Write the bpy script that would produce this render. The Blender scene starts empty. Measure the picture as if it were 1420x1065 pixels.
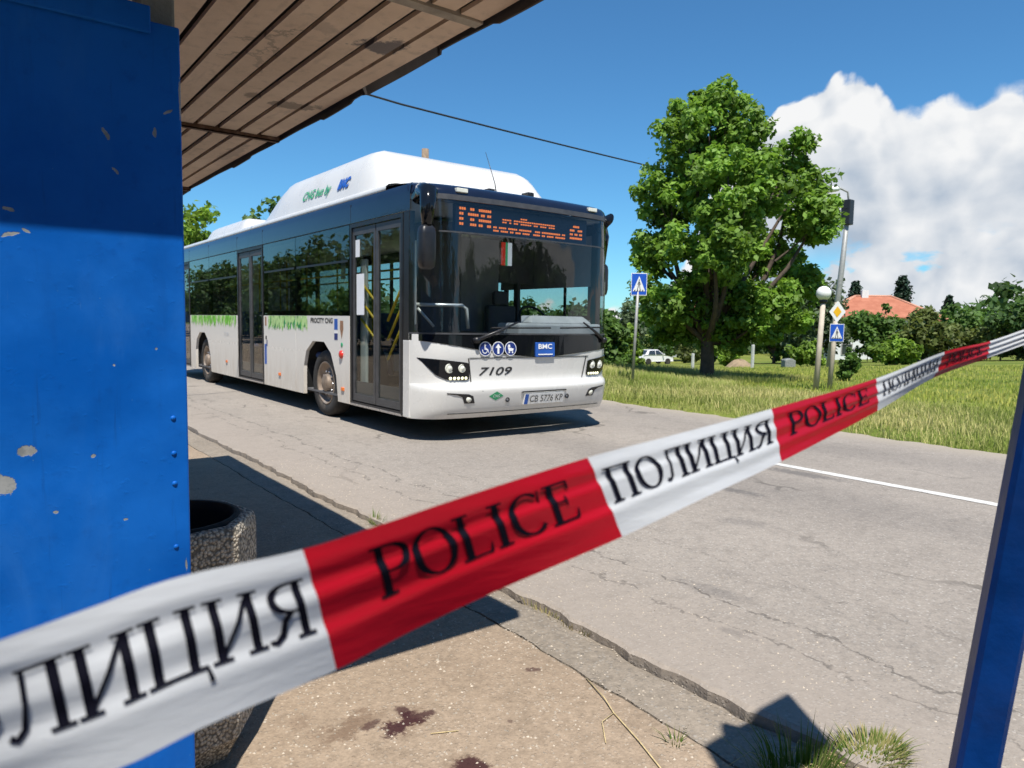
import bpy, bmesh, math, random
import numpy as np
from mathutils import Vector, Matrix

random.seed(7)
rng = np.random.default_rng(11)
scene = bpy.context.scene
COL = scene.collection
R = math.radians

# ------------------------------------------------------------------ camera
cd = bpy.data.cameras.new("camera")
cam = bpy.data.objects.new("camera", cd)
COL.objects.link(cam)
scene.camera = cam
cd.lens = 25.15
cd.sensor_width = 36.0
cd.clip_start = 0.02
cd.clip_end = 6000
_X = Vector((0.7957, 0.0382, -0.6045))
_Y = Vector((-0.6055, 0.0779, -0.7920))
_Y.normalize(); _X = (_X - _Y * _X.dot(_Y)).normalized(); _Z = _X.cross(_Y)
M = Matrix((_X, _Y, _Z)).to_4x4()
M.translation = Vector((0, 0, 1.4))
cam.matrix_world = M
cd.dof.use_dof = True
cd.dof.focus_distance = 2.6
cd.dof.aperture_fstop = 8.5

# ------------------------------------------------------------------ sun and sky
SUN = Vector((-0.28, -0.42, 1.0)).normalized()
sl = bpy.data.lights.new("sun", 'SUN')
sl.energy = 5.0
sl.angle = R(0.53)
sl.color = (1.0, 0.955, 0.88)
so = bpy.data.objects.new("sun", sl)
COL.objects.link(so)
so.rotation_euler = (-SUN).to_track_quat('-Z', 'Y').to_euler()
scene.view_settings.view_transform = 'Standard'
scene.view_settings.look = 'None'
scene.view_settings.gamma = 1.0
scene.view_settings.exposure = 0.48

world = bpy.data.worlds.new("World")
scene.world = world
world.use_nodes = True
wt = world.node_tree
wt.nodes.clear()


class NT:
    """small helper round a node tree"""
    def __init__(self, tree):
        self.t = tree

    def n(self, typ, **kw):
        nd = self.t.nodes.new(typ)
        for k, v in kw.items():
            setattr(nd, k, v)
        return nd

    def link(self, a, b):
        self.t.links.new(a, b)

    def put(self, sock, v):
        if v is None:
            return
        if isinstance(v, bpy.types.NodeSocket):
            self.t.links.new(v, sock)
        else:
            sock.default_value = v

    def math(self, op, a, b=None, c=None, clamp=False):
        nd = self.n('ShaderNodeMath', operation=op, use_clamp=clamp)
        for i, v in enumerate((a, b, c)):
            if v is not None:
                self.put(nd.inputs[i], v)
        return nd.outputs[0]

    def vmath(self, op, a, b=None, scale=None):
        nd = self.n('ShaderNodeVectorMath', operation=op)
        self.put(nd.inputs[0], a)
        if b is not None:
            self.put(nd.inputs[1], b)
        if scale is not None:
            self.put(nd.inputs['Scale'], scale)
        return nd.outputs['Value'] if op in ('LENGTH', 'DISTANCE', 'DOT_PRODUCT') else nd.outputs[0]

    def maprange(self, v, a, b, c=0.0, d=1.0, kind='SMOOTHSTEP'):
        nd = self.n('ShaderNodeMapRange', interpolation_type=kind)
        for s, x in zip(nd.inputs, (v, a, b, c, d)):
            self.put(s, x)
        return nd.outputs[0]

    def mix(self, f, a, b, blend='MIX'):
        nd = self.n('ShaderNodeMix', data_type='RGBA', blend_type=blend)
        self.put(nd.inputs[0], f)
        for s, v in ((nd.inputs[6], a), (nd.inputs[7], b)):
            self.put(s, (*v, 1.0) if isinstance(v, tuple) and len(v) == 3 else v)
        return nd.outputs[2]

    def noise(self, vec, scale, detail=4.0, rough=0.5, dist=0.0):
        nd = self.n('ShaderNodeTexNoise')
        self.put(nd.inputs['Vector'], vec)
        nd.inputs['Scale'].default_value = scale
        nd.inputs['Detail'].default_value = detail
        nd.inputs['Roughness'].default_value = rough
        nd.inputs['Distortion'].default_value = dist
        return nd.outputs[0]

    def voronoi(self, vec, scale, feature='F1', detail=0.0, rand=1.0, out='Distance', smooth=None):
        nd = self.n('ShaderNodeTexVoronoi', feature=feature)
        self.put(nd.inputs['Vector'], vec)
        nd.inputs['Scale'].default_value = scale
        if 'Detail' in nd.inputs:
            nd.inputs['Detail'].default_value = detail
        if smooth is not None:
            nd.inputs['Smoothness'].default_value = smooth
        nd.inputs['Randomness'].default_value = rand
        return nd.outputs[out]


w = NT(wt)
tc = w.n('ShaderNodeTexCoord')
dirv = w.vmath('NORMALIZE', tc.outputs['Generated'])
sep = w.n('ShaderNodeSeparateXYZ')
w.link(dirv, sep.inputs[0])
az = w.math('ARCTAN2', sep.outputs[0], sep.outputs[1])
el = w.math('MULTIPLY', w.math('ARCSINE', sep.outputs[2]), 180 / math.pi)
fc = w.n('ShaderNodeFloatCurve')
w.put(fc.inputs['Value'], w.math('MULTIPLY_ADD', az, 1 / (2 * math.pi), 0.5))
# height of the tops of the cumulus bank round the horizon (azimuth from +Y towards +X, degrees)
TOPS = [(-180, 7), (-165, 5), (-150, 7), (-130, 11), (-115, 12), (-100, 9), (-85, 5), (-70, 9), (-58, 11), (-45, 8),
        (-30, 3), (-10, 2.5), (10, 2.2), (40, 2.5), (45, 3.4), (49, 4.5), (51.5, 9.5), (54, 14.4), (57.4, 17.0), (60, 19.2),
        (62, 20.0), (64, 19.2), (65.6, 15.6), (67, 16.6), (69, 17.2), (71, 17.4), (73, 18.2), (78, 16), (85, 12), (95, 14),
        (105, 8), (120, 7), (138, 12), (155, 14), (170, 9), (180, 7)]
cv = fc.mapping.curves[0]
while len(cv.points) < len(TOPS):
    cv.points.new(0.5, 0.5)
for p, (a, e) in zip(cv.points, TOPS):
    p.location = ((a + 180) / 360, e / 30)
    p.handle_type = 'AUTO_CLAMPED'
fc.mapping.update()
top = w.math('MULTIPLY', fc.outputs[0], 30.0)
offs = Vector((SUN.x, SUN.y, SUN.z)) * 0.030
dir2 = w.vmath('ADD', dirv, tuple(offs))


def billow(v):
    d = w.n('ShaderNodeTexNoise')
    w.put(d.inputs['Vector'], v)
    d.inputs['Scale'].default_value = 6.0
    d.inputs['Detail'].default_value = 3.0
    wob = w.vmath('ADD', v, w.vmath('SCALE', w.vmath('SUBTRACT', d.outputs[1], (0.5, 0.5, 0.5)), scale=0.09))
    vo = w.voronoi(wob, 13.0, 'F1', detail=2.0)
    nz = w.noise(wob, 9.0, 7.0, 0.58)
    return w.math('ADD', w.math('MULTIPLY', w.math('SUBTRACT', 0.55, vo), 0.85), w.math('MULTIPLY', w.math('SUBTRACT', nz, 0.5), 1.1))


b1 = billow(dirv)
b2 = billow(dir2)
low = w.noise(w.vmath('MULTIPLY', dirv, (1, 1, 2.6)), 7.0, 6.0, 0.55, 0.3)
edge = w.math('SUBTRACT', w.math('ADD', top, w.math('MULTIPLY_ADD', b1, 3.8, -0.6)), el)
mask = w.maprange(edge, 0.0, w.maprange(low, 0.35, 0.65, 0.35, 1.3))
holes = w.math('MULTIPLY', w.maprange(low, 0.40, 0.47, 1.0, 0.0), w.maprange(el, 4.0, 7.5, 1.0, 0.0))
mask = w.math('MULTIPLY', mask, w.math('SUBTRACT', 1.0, holes))
mask = w.math('MULTIPLY', mask, w.maprange(el, -1.0, 0.2))
lit = w.math('MULTIPLY_ADD', w.math('SUBTRACT', b1, b2), 0.9, 0.84)
lit = w.math('SUBTRACT', lit, w.math('MULTIPLY', w.maprange(edge, 2.5, 11.0), 0.50))
lit = w.math('ADD', lit, w.math('MULTIPLY', w.math('SUBTRACT', low, 0.5), 0.8), clamp=True)
ccol = w.mix(lit, (0.31, 0.37, 0.45), (0.66, 0.665, 0.67))
sky = w.n('ShaderNodeTexSky', sky_type='NISHITA', sun_disc=False)
sky.sun_elevation = math.asin(SUN.z)
sky.sun_rotation = math.atan2(SUN.x, SUN.y)
sky.altitude = 500
sky.air_density = 1.05
sky.dust_density = 0.1
sky.ozone_density = 3.0
skyc = w.vmath('SCALE', w.vmath('MULTIPLY', sky.outputs[0], (0.55, 1.04, 1.30)), scale=0.077)
total = w.mix(mask, skyc, ccol)
bg = w.n('ShaderNodeBackground')
bg.inputs['Strength'].default_value = 1.0
w.link(total, bg.inputs['Color'])
wo = w.n('ShaderNodeOutputWorld')
w.link(bg.outputs[0], wo.inputs['Surface'])
world.cycles.sampling_method = 'MANUAL'
world.cycles.sample_map_resolution = 512
scene.cycles.max_bounces = 6
scene.cycles.transparent_max_bounces = 14
scene.cycles.use_denoising = True

# ------------------------------------------------------------------ materials
MATS = {}


def base_mat(name):
    m = bpy.data.materials.new(name)
    m.use_nodes = True
    t = NT(m.node_tree)
    b = m.node_tree.nodes['Principled BSDF']
    MATS[name] = m
    return m, t, b


def mat(name, col, rough=0.6, metal=0.0, var=0.12, scale=6.0, bump=0.0, bscale=40.0, spec=0.5, dirt=None, dirt_amt=0.0, coat=0.0, emit=None, es=1.0):
    """colour varied by fine noise, with optional dirt patches and fine relief"""
    m, t, b = base_mat(name)
    g = t.n('ShaderNodeTexCoord').outputs['Object']
    nz = t.noise(g, scale, 6.0, 0.6)
    c2 = tuple(x * (1 - var) for x in col)
    c1 = tuple(min(1, x * (1 + var)) for x in col)
    cc = t.mix(t.maprange(nz, 0.3, 0.7), c2, c1)
    if dirt:
        dn = t.noise(g, scale * 0.37, 7.0, 0.65, 0.4)
        cc = t.mix(t.math('MULTIPLY', t.maprange(dn, 0.48, 0.72), dirt_amt), cc, dirt)
    t.link(cc, b.inputs['Base Color'])
    t.put(b.inputs['Roughness'], t.maprange(nz, 0.2, 0.8, max(0.02, rough * 0.85), min(1, rough * 1.15)))
    b.inputs['Metallic'].default_value = metal
    b.inputs['Specular IOR Level'].default_value = spec
    b.inputs['Coat Weight'].default_value = coat
    if emit:
        b.inputs['Emission Color'].default_value = (*emit, 1)
        b.inputs['Emission Strength'].default_value = es
    if bump:
        bp = t.n('ShaderNodeBump')
        bp.inputs['Strength'].default_value = bump
        bp.inputs['Distance'].default_value = 0.01
        t.link(t.noise(g, bscale, 5.0, 0.6), bp.inputs['Height'])
        t.link(bp.outputs[0], b.inputs['Normal'])
    return m


def glass_mat(name, tint, gain=1.0, rough=0.01):
    """thin pane: tinted see-through plus mirror reflection by angle"""
    m = bpy.data.materials.new(name)
    m.use_nodes = True
    t = NT(m.node_tree)
    m.node_tree.nodes.clear()
    tr = t.n('ShaderNodeBsdfTransparent')
    tr.inputs[0].default_value = (*tint, 1)
    gl = t.n('ShaderNodeBsdfGlossy')
    gl.inputs['Roughness'].default_value = rough
    ge = t.n('ShaderNodeNewGeometry')
    cs_ = t.math('ABSOLUTE', t.vmath('DOT_PRODUCT', ge.outputs['Normal'], ge.outputs['Incoming']))
    fr = t.math('MULTIPLY_ADD', t.math('POWER', t.math('SUBTRACT', 1.0, cs_), 5.0), 0.96, 0.04)
    mx = t.n('ShaderNodeMixShader')
    t.link(t.math('MULTIPLY', fr, gain, clamp=True), mx.inputs[0])
    t.link(tr.outputs[0], mx.inputs[1])
    t.link(gl.outputs[0], mx.inputs[2])
    o = t.n('ShaderNodeOutputMaterial')
    t.link(mx.outputs[0], o.inputs[0])
    MATS[name] = m
    return m


def leaf_mat(name, col, trans=0.45, rough=0.55):
    m = bpy.data.materials.new(name)
    m.use_nodes = True
    t = NT(m.node_tree)
    m.node_tree.nodes.clear()
    at = t.n('ShaderNodeAttribute', attribute_name='tone')
    c = t.mix(at.outputs['Fac'], tuple(x * 0.62 for x in col), tuple(min(1, x * 1.5) for x in col))
    d = t.n('ShaderNodeBsdfPrincipled')
    d.inputs['Roughness'].default_value = rough
    d.inputs['Specular IOR Level'].default_value = 0.35
    t.link(c, d.inputs['Base Color'])
    tl = t.n('ShaderNodeBsdfTranslucent')
    t.link(t.mix(0.5, c, t.mix(1.0, c, (1.0, 1.0, 0.35), 'MULTIPLY')), tl.inputs[0])
    mx = t.n('ShaderNodeMixShader')
    mx.inputs[0].default_value = trans
    t.link(d.outputs[0], mx.inputs[1])
    t.link(tl.outputs[0], mx.inputs[2])
    o = t.n('ShaderNodeOutputMaterial')
    t.link(mx.outputs[0], o.inputs[0])
    MATS[name] = m
    return m


def grass_mat(name, green, straw):
    m = bpy.data.materials.new(name)
    m.use_nodes = True
    t = NT(m.node_tree)
    m.node_tree.nodes.clear()
    at = t.n('ShaderNodeAttribute', attribute_name='tone')
    c = t.mix(at.outputs['Fac'], green, straw)
    d = t.n('ShaderNodeBsdfDiffuse')
    t.link(c, d.inputs[0])
    tl = t.n('ShaderNodeBsdfTranslucent')
    t.link(c, tl.inputs[0])
    mx = t.n('ShaderNodeMixShader')
    mx.inputs[0].default_value = 0.4
    t.link(d.outputs[0], mx.inputs[1])
    t.link(tl.outputs[0], mx.inputs[2])
    o = t.n('ShaderNodeOutputMaterial')
    t.link(mx.outputs[0], o.inputs[0])
    MATS[name] = m
    return m


# ------------------------------------------------------------------ mesh helpers
def tag(o, label=None, cat=None, group=None, kind=None):
    if label: o["label"] = label
    if cat: o["category"] = cat
    if group: o["group"] = group
    if kind: o["kind"] = kind
    return o


ORIGIN = {}


def thing(name, loc, label, cat, group=None):
    o = bpy.data.objects.new(name, None)
    COL.objects.link(o)
    o.empty_display_size = 0.2
    o.location = loc
    tag(o, label, cat, group)
    ORIGIN[o.name] = Vector(loc)
    return o


class MB:
    """collects faces in world coordinates; build() links them as one mesh object"""
    def __init__(self):
        self.v = []
        self.f = []
        self.sm = []

    def poly(self, pts, smooth=False):
        i = len(self.v)
        self.v += [tuple(p) for p in pts]
        self.f.append(tuple(range(i, i + len(pts))))
        self.sm.append(smooth)

    def box(self, a, b, rot=None, at=None):
        (x0, y0, z0), (x1, y1, z1) = a, b
        P = [Vector(p) for p in ((x0, y0, z0), (x1, y0, z0), (x1, y1, z0), (x0, y1, z0), (x0, y0, z1), (x1, y0, z1), (x1, y1, z1), (x0, y1, z1))]
        if rot is not None:
            P = [rot @ p for p in P]
        if at is not None:
            P = [p + Vector(at) for p in P]
        i = len(self.v)
        self.v += [tuple(p) for p in P]
        for q in ((0, 3, 2, 1), (4, 5, 6, 7), (0, 1, 5, 4), (1, 2, 6, 5), (2, 3, 7, 6), (3, 0, 4, 7)):
            self.f.append(tuple(i + k for k in q))
            self.sm.append(False)
        return self

    def grid(self, rows, smooth=True, close_u=False, flip=False):
        """rows: list of equal-length point lists"""
        i = len(self.v)
        n = len(rows[0])
        for r in rows:
            self.v += [tuple(p) for p in r]
        for a in range(len(rows) - 1):
            for b in range(n if close_u else n - 1):
                c = (b + 1) % n
                q = (i + a * n + b, i + a * n + c, i + (a + 1) * n + c, i + (a + 1) * n + b)
                self.f.append(q[::-1] if flip else q)
                self.sm.append(smooth)
        return self

    def tube(self, pts, rad, n=8, caps=True, smooth=True):
        pts = [Vector(p) for p in pts]
        if not isinstance(rad, (list, tuple)):
            rad = [rad] * len(pts)
        rows = []
        up = Vector((0, 0, 1))
        for k, p in enumerate(pts):
            d = (pts[min(k + 1, len(pts) - 1)] - pts[max(k - 1, 0)])
            if d.length < 1e-9:
                d = Vector((0, 0, 1))
            d.normalize()
            if k == 0:
                a = d.cross(up if abs(d.z) < 0.95 else Vector((1, 0, 0))).normalized()
            else:
                a = (a - d * a.dot(d)).normalized()
            b = d.cross(a)
            rows.append([p + (a * math.cos(t) + b * math.sin(t)) * rad[k] for t in (2 * math.pi * j / n for j in range(n))])
        self.grid(rows, smooth, close_u=True)
        if caps:
            self.poly(rows[0][::-1])
            self.poly(rows[-1])
        return self

    def lathe(self, prof, c, axis='Z', n=32, smooth=True):
        """prof: (radius, along) pairs"""
        rows = []
        for r, h in prof:
            row = []
            for j in range(n):
                t = 2 * math.pi * j / n
                x, y = r * math.cos(t), r * math.sin(t)
                p = {'Z': (x, y, h), 'X': (h, x, y), 'Y': (y, h, x)}[axis]
                row.append((c[0] + p[0], c[1] + p[1], c[2] + p[2]))
            rows.append(row)
        return self.grid(rows, smooth, close_u=True)

    def prism(self, poly, d):
        """closed polygon of 3D points extruded by vector d"""
        A = [Vector(p) for p in poly]
        B = [p + Vector(d) for p in A]
        self.poly(A)
        self.poly(B[::-1])
        n = len(A)
        for k in range(n):
            self.poly((A[k], B[k], B[(k + 1) % n], A[(k + 1) % n]))
        return self

    def mesh(self, name, org=Vector((0, 0, 0))):
        me = bpy.data.meshes.new(name)
        me.from_pydata([(x - org.x, y - org.y, z - org.z) for x, y, z in self.v], [], self.f)
        me.polygons.foreach_set('use_smooth', self.sm)
        me.update()
        return me

    def build(self, name, material, parent=None, org=None, bevel=0.0, kind=None, fix=True):
        if org is None:
            org = Vector((0, 0, 0))
            p = parent
            while p is not None:
                if p.name in ORIGIN:
                    org = ORIGIN[p.name]
                p = p.parent
        me = self.mesh(name, org)
        if fix:
            bm = bmesh.new(); bm.from_mesh(me)
            bmesh.ops.remove_doubles(bm, verts=bm.verts, dist=1e-5)
            bmesh.ops.recalc_face_normals(bm, faces=bm.faces)
            bm.to_mesh(me); bm.free()
        for mm in (material if isinstance(material, (list, tuple)) else [material]):
            me.materials.append(MATS[mm] if isinstance(mm, str) else mm)
        o = bpy.data.objects.new(name, me)
        COL.objects.link(o)
        if parent is None:
            o.location = org
            ORIGIN[o.name] = Vector(org)
        else:
            o.parent = parent
        if bevel:
            b = o.modifiers.new("bevel", 'BEVEL')
            b.width = bevel
            b.segments = 2
            b.limit_method = 'ANGLE'
            b.angle_limit = R(40)
        if kind:
            o["kind"] = kind
        return o


def box(name, a, b, material, parent=None, bevel=0.0, org=None):
    return MB().box(a, b).build(name, material, parent, org, bevel)


def copy_obj(o, parent=None, loc=None):
    c = o.copy()
    COL.objects.link(c)
    if parent is not None:
        c.parent = parent
    if loc is not None:
        c.location = loc
    return c


_FONT = {}


def text_polys(body, size, shear=0.0, bold=0.0, spacing=1.0):
    """filled outlines of a word: list of (x, y) verts and faces, left aligned at x = 0"""
    key = (body, size, shear, bold, spacing)
    if key in _FONT:
        return _FONT[key]
    c = bpy.data.curves.new("word", 'FONT')
    c.body = body
    c.size = size
    c.shear = shear
    c.offset = bold
    c.space_character = spacing
    c.resolution_u = 3
    o = bpy.data.objects.new("word", c)
    COL.objects.link(o)
    dg = bpy.context.evaluated_depsgraph_get()
    me = bpy.data.meshes.new_from_object(o.evaluated_get(dg))
    vs = [(v.co.x, v.co.y) for v in me.vertices]
    fs = [tuple(p.vertices) for p in me.polygons]
    bpy.data.objects.remove(o)
    bpy.data.curves.remove(c)
    bpy.data.meshes.remove(me)
    _FONT[key] = (vs, fs)
    return vs, fs


def add_text(mb, body, size, fn, width=None, **kw):
    """lay a word on a surface: fn(x, y) gives the 3D point; width rescales x"""
    vs, fs = text_polys(body, size, **kw)
    x0 = min(v[0] for v in vs); x1 = max(v[0] for v in vs)
    k = 1.0 if width is None else width / (x1 - x0)
    i = len(mb.v)
    mb.v += [tuple(fn((x - x0) * k, y)) for x, y in vs]
    for f in fs:
        mb.f.append(tuple(i + q for q in f))
        mb.sm.append(False)


def smooth01(a, b, x):
    t = min(1, max(0, (x - a) / (b - a)))
    return t * t * (3 - 2 * t)

# ------------------------------------------------------------------ ground materials
def blot(t, g, warp, cx, cy, rx, ry, ang=0.0, soft=0.5):
    """patch with a ragged outline round (cx, cy)"""
    mp = t.n('ShaderNodeMapping', vector_type='TEXTURE')
    mp.inputs['Location'].default_value = (cx, cy, 0)
    mp.inputs['Rotation'].default_value = (0, 0, R(ang))
    mp.inputs['Scale'].default_value = (rx, ry, 1)
    t.link(t.vmath('ADD', g, t.vmath('MULTIPLY', warp, (rx * 2.3, ry * 2.3, 0))), mp.inputs[0])
    fl = t.vmath('MULTIPLY', mp.outputs[0], (1, 1, 0))
    return t.maprange(t.vmath('LENGTH', fl), 1.0, 1.0 - soft)


def ground_base(name, c_lo, c_hi, stone_lo, stone_hi, stone_scale, stone_amt, bump, crack_scale, crack_w, crack_amt, extra=None):
    m, t, b = base_mat(name)
    g = t.n('ShaderNodeTexCoord').outputs['Object']
    n1 = t.noise(g, 0.55, 6.0, 0.6)
    n2 = t.noise(g, 6.0, 6.0, 0.65)
    n3 = t.noise(g, 90.0, 3.0, 0.6)
    c = t.mix(t.maprange(n1, 0.3, 0.7), c_lo, c_hi)
    c = t.mix(t.math('MULTIPLY', t.maprange(n2, 0.42, 0.75), 0.45), c, tuple(x * 0.60 for x in c_lo))
    n4 = t.noise(g, 27.0, 5.0, 0.7)
    c = t.mix(t.math('MULTIPLY', t.maprange(n4, 0.45, 0.72), 0.38), c, tuple(min(1, x * 1.35) for x in c_hi))
    c = t.mix(t.math('MULTIPLY', t.maprange(n4, 0.50, 0.28), 0.40), c, tuple(x * 0.55 for x in c_lo))
    c = t.mix(t.math('MULTIPLY', t.maprange(n3, 0.35, 0.7), 0.30), c, tuple(x * 0.55 for x in c_lo))
    vo = t.n('ShaderNodeTexVoronoi')
    t.link(g, vo.inputs['Vector'])
    vo.inputs['Scale'].default_value = stone_scale
    sc = t.n('ShaderNodeSeparateColor')
    t.link(vo.outputs['Color'], sc.inputs[0])
    stone = t.mix(sc.outputs[1], stone_lo, stone_hi)
    pick = t.math('MULTIPLY', t.maprange(sc.outputs[0], 0.55, 0.75), t.maprange(vo.outputs['Distance'], 0.55, 0.35))
    c = t.mix(t.math('MULTIPLY', pick, stone_amt), c, stone)
    # cracks
    wv = t.n('ShaderNodeTexNoise')
    t.link(g, wv.inputs['Vector'])
    wv.inputs['Scale'].default_value = 2.2
    wv.inputs['Detail'].default_value = 5.0
    warp = t.vmath('SUBTRACT', wv.outputs[1], (0.5, 0.5, 0.5))
    gd = t.vmath('ADD', t.vmath('MULTIPLY', g, (1.0, 0.55, 0.0)), t.vmath('SCALE', warp, scale=0.55))
    ed = t.voronoi(gd, crack_scale, 'DISTANCE_TO_EDGE')
    cr = t.math('MULTIPLY', t.maprange(ed, crack_w, crack_w * 0.25), t.maprange(t.noise(g, 0.8, 3.0), 0.5, 0.62))
    c = t.mix(t.math('MULTIPLY', cr, crack_amt), c, tuple(x * 0.22 for x in c_lo))
    ht = t.math('ADD', t.math('MULTIPLY', n3, 0.5), t.math('MULTIPLY', pick, 0.6))
    ht = t.math('SUBTRACT', ht, t.math('MULTIPLY', cr, 2.2 * crack_amt))
    ht = t.math('ADD', ht, t.math('MULTIPLY', n2, 1.2))
    warp2n = t.n('ShaderNodeTexNoise')
    t.link(g, warp2n.inputs['Vector'])
    warp2n.inputs['Scale'].default_value = 16.0
    warp2n.inputs['Detail'].default_value = 8.0
    warp2n.inputs['Roughness'].default_value = 0.78
    warp2 = t.vmath('SUBTRACT', warp2n.outputs[1], (0.5, 0.5, 0.5))
    rough = 0.9
    if extra:
        c, rough = extra(t, g, warp2, c, n2)
    t.link(c, b.inputs['Base Color'])
    t.put(b.inputs['Roughness'], rough)
    b.inputs['Specular IOR Level'].default_value = 0.25
    bp = t.n('ShaderNodeBump')
    bp.inputs['Strength'].default_value = bump
    bp.inputs['Distance'].default_value = 0.012
    t.link(ht, bp.inputs['Height'])
    t.link(bp.outputs[0], b.inputs['Normal'])
    return m


def road_extra(t, g, wp, c, n2):
    # worn oil smears along the lane and a few tar patches
    for (cx, cy, rx, ry, a, k) in ((6.35, 3.7, 0.16, 0.55, 4, 0.55), (7.9, 4.2, 0.5, 2.2, 0, 0.16), (5.2, 3.6, 0.10, 0.35, 5, 0.5),
                                   (4.4, 3.0, 0.14, 0.3, 20, 0.25), (5.6, 4.5, 0.7, 6.0, 0, 0.20), (8.3, 6.5, 0.35, 9.0, 0, 0.10),
                                   (3.1, 2.3, 0.10, 0.3, 8, 0.35), (2.75, 1.9, 0.05, 0.13, 10, 0.5)):
        c = t.mix(t.math('MULTIPLY', blot(t, g, wp, cx, cy, rx, ry, a, 0.7), k), c, (0.055, 0.055, 0.06))
    # pale sandy edge of the carriageway
    sx = t.n('ShaderNodeSeparateXYZ')
    t.link(g, sx.inputs[0])
    e = t.maprange(t.math('ADD', sx.outputs[0], t.math('MULTIPLY', n2, 0.5)), 3.6, 2.6)
    c = t.mix(t.math('MULTIPLY', e, 0.55), c, (0.30, 0.255, 0.215))
    e2 = t.maprange(t.math('ADD', sx.outputs[0], t.math('MULTIPLY', n2, 0.5)), 8.9, 9.8)
    c = t.mix(t.math('MULTIPLY', e2, 0.7), c, (0.36, 0.31, 0.24))
    # long crack lines that run with the road
    yy = t.noise(g, 1.4, 6.0, 0.7)
    for x0, w_, k in ((3.02, 0.016, 0.55), (2.78, 0.014, 0.45), (3.55, 0.010, 0.3)):
        d = t.math('ABSOLUTE', t.math('SUBTRACT', t.math('ADD', sx.outputs[0], t.math('MULTIPLY', t.math('SUBTRACT', yy, 0.5), 0.55)), x0))
        ln = t.math('MULTIPLY', t.maprange(d, w_, w_ * 0.3), t.maprange(n2, 0.40, 0.52))
        c = t.mix(t.math('MULTIPLY', ln, k), c, (0.05, 0.045, 0.04))
    return c, 0.88


def pave_extra(t, g, wp, c, n2):
    rough = 0.92
    # damp brown smears and dried dark red spots
    for (cx, cy, rx, ry, a, k) in ((1.03, 2.27, 0.085, 0.21, -78, 0.62), (1.22, 2.19, 0.09, 0.13, -60, 0.62), (1.24, 1.82, 0.09, 0.11, 20, 0.6),
                                   (1.0, 1.95, 0.03, 0.05, 0, 0.4), (0.9, 2.4, 0.05, 0.08, 0, 0.3)):
        c = t.mix(t.math('MULTIPLY', blot(t, g, wp, cx, cy, rx, ry, a, 0.75), k), c, (0.115, 0.068, 0.042))
    for (cx, cy, rx, ry, a, k) in ((1.19, 2.185, 0.045, 0.12, -68, 0.95), (1.285, 2.18, 0.03, 0.07, -80, 0.85), (1.235, 2.25, 0.04, 0.05, 0, 0.8), (1.10, 2.235, 0.03, 0.06, -70, 0.7),
                                   (1.250, 1.82, 0.07, 0.08, 30, 0.92), (1.205, 1.80, 0.015, 0.018, 0, 0.8), (1.11, 1.87, 0.012, 0.018, 0, 0.7),
                                   (1.83, 2.22, 0.020, 0.045, 60, 0.7), (1.52, 1.97, 0.014, 0.016, 0, 0.5)):
        c = t.mix(t.math('MULTIPLY', blot(t, g, wp, cx, cy, rx, ry, a, 0.45), k), c, (0.040, 0.012, 0.014))
    return c, rough


ground_base('asphalt', (0.256, 0.226, 0.196), (0.308, 0.272, 0.235), (0.13, 0.12, 0.11), (0.46, 0.43, 0.39), 70.0, 0.60, 0.32, 0.42, 0.012, 0.5, road_extra)
ground_base('pavement', (0.272, 0.206, 0.146), (0.335, 0.258, 0.187), (0.20, 0.145, 0.10), (0.47, 0.40, 0.32), 70.0, 0.42, 0.5, 0.8, 0.006, 0.5, pave_extra)
ground_base('kerb_concrete', (0.225, 0.190, 0.150), (0.285, 0.240, 0.192), (0.10, 0.09, 0.08), (0.40, 0.37, 0.33), 60.0, 0.45, 0.45, 1.3, 0.006, 0.6)
ground_base('soil', (0.16, 0.125, 0.085), (0.22, 0.175, 0.12), (0.10, 0.08, 0.06), (0.35, 0.30, 0.24), 40.0, 0.5, 0.6, 0.9, 0.004, 0.2)

m, t, b = base_mat('field')
g = t.n('ShaderNodeTexCoord').outputs['Object']
n1 = t.noise(g, 0.09, 6.0, 0.6); n2 = t.noise(g, 1.3, 6.0, 0.65); n3 = t.noise(g, 14.0, 4.0, 0.6)
c = t.mix(t.maprange(n1, 0.35, 0.65), (0.115, 0.165, 0.028), (0.215, 0.235, 0.050))
c = t.mix(t.math('MULTIPLY', t.maprange(n2, 0.45, 0.68), 0.5), c, (0.25, 0.225, 0.085))
c = t.mix(t.math('MULTIPLY', t.maprange(n3, 0.35, 0.7), 0.45), c, (0.06, 0.09, 0.018))
t.link(c, b.inputs['Base Color'])
b.inputs['Roughness'].default_value = 0.95
b.inputs['Specular IOR Level'].default_value = 0.1
bp = t.n('ShaderNodeBump'); bp.inputs['Strength'].default_value = 0.9; bp.inputs['Distance'].default_value = 0.12
t.link(t.math('ADD', n2, t.math('MULTIPLY', n3, 0.5)), bp.inputs['Height']); t.link(bp.outputs[0], b.inputs['Normal'])

m, t, b = base_mat('road_paint')
g = t.n('ShaderNodeTexCoord').outputs['Object']
n1 = t.noise(g, 16.0, 7.0, 0.7); n2 = t.noise(g, 120.0, 3.0, 0.6)
c = t.mix(t.maprange(n2, 0.3, 0.7), (0.50, 0.49, 0.46), (0.62, 0.61, 0.58))
c = t.mix(t.maprange(n1, 0.56, 0.66), c, (0.24, 0.22, 0.20))
t.link(c, b.inputs['Base Color']); b.inputs['Roughness'].default_value = 0.8

# ------------------------------------------------------------------ terrain and road
def terrain_z(x, y):
    if x < 9.2:
        return -0.16
    z = -0.06 + 0.10 * smooth01(9.3, 10.2, x)
    z -= 0.0031 * min(max(0, x - 15), 300) * smooth01(10.5, 20, x)
    z -= 0.062 * min(max(0, y - 10), 42) * smooth01(12.0, 22, x)
    return z


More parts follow.
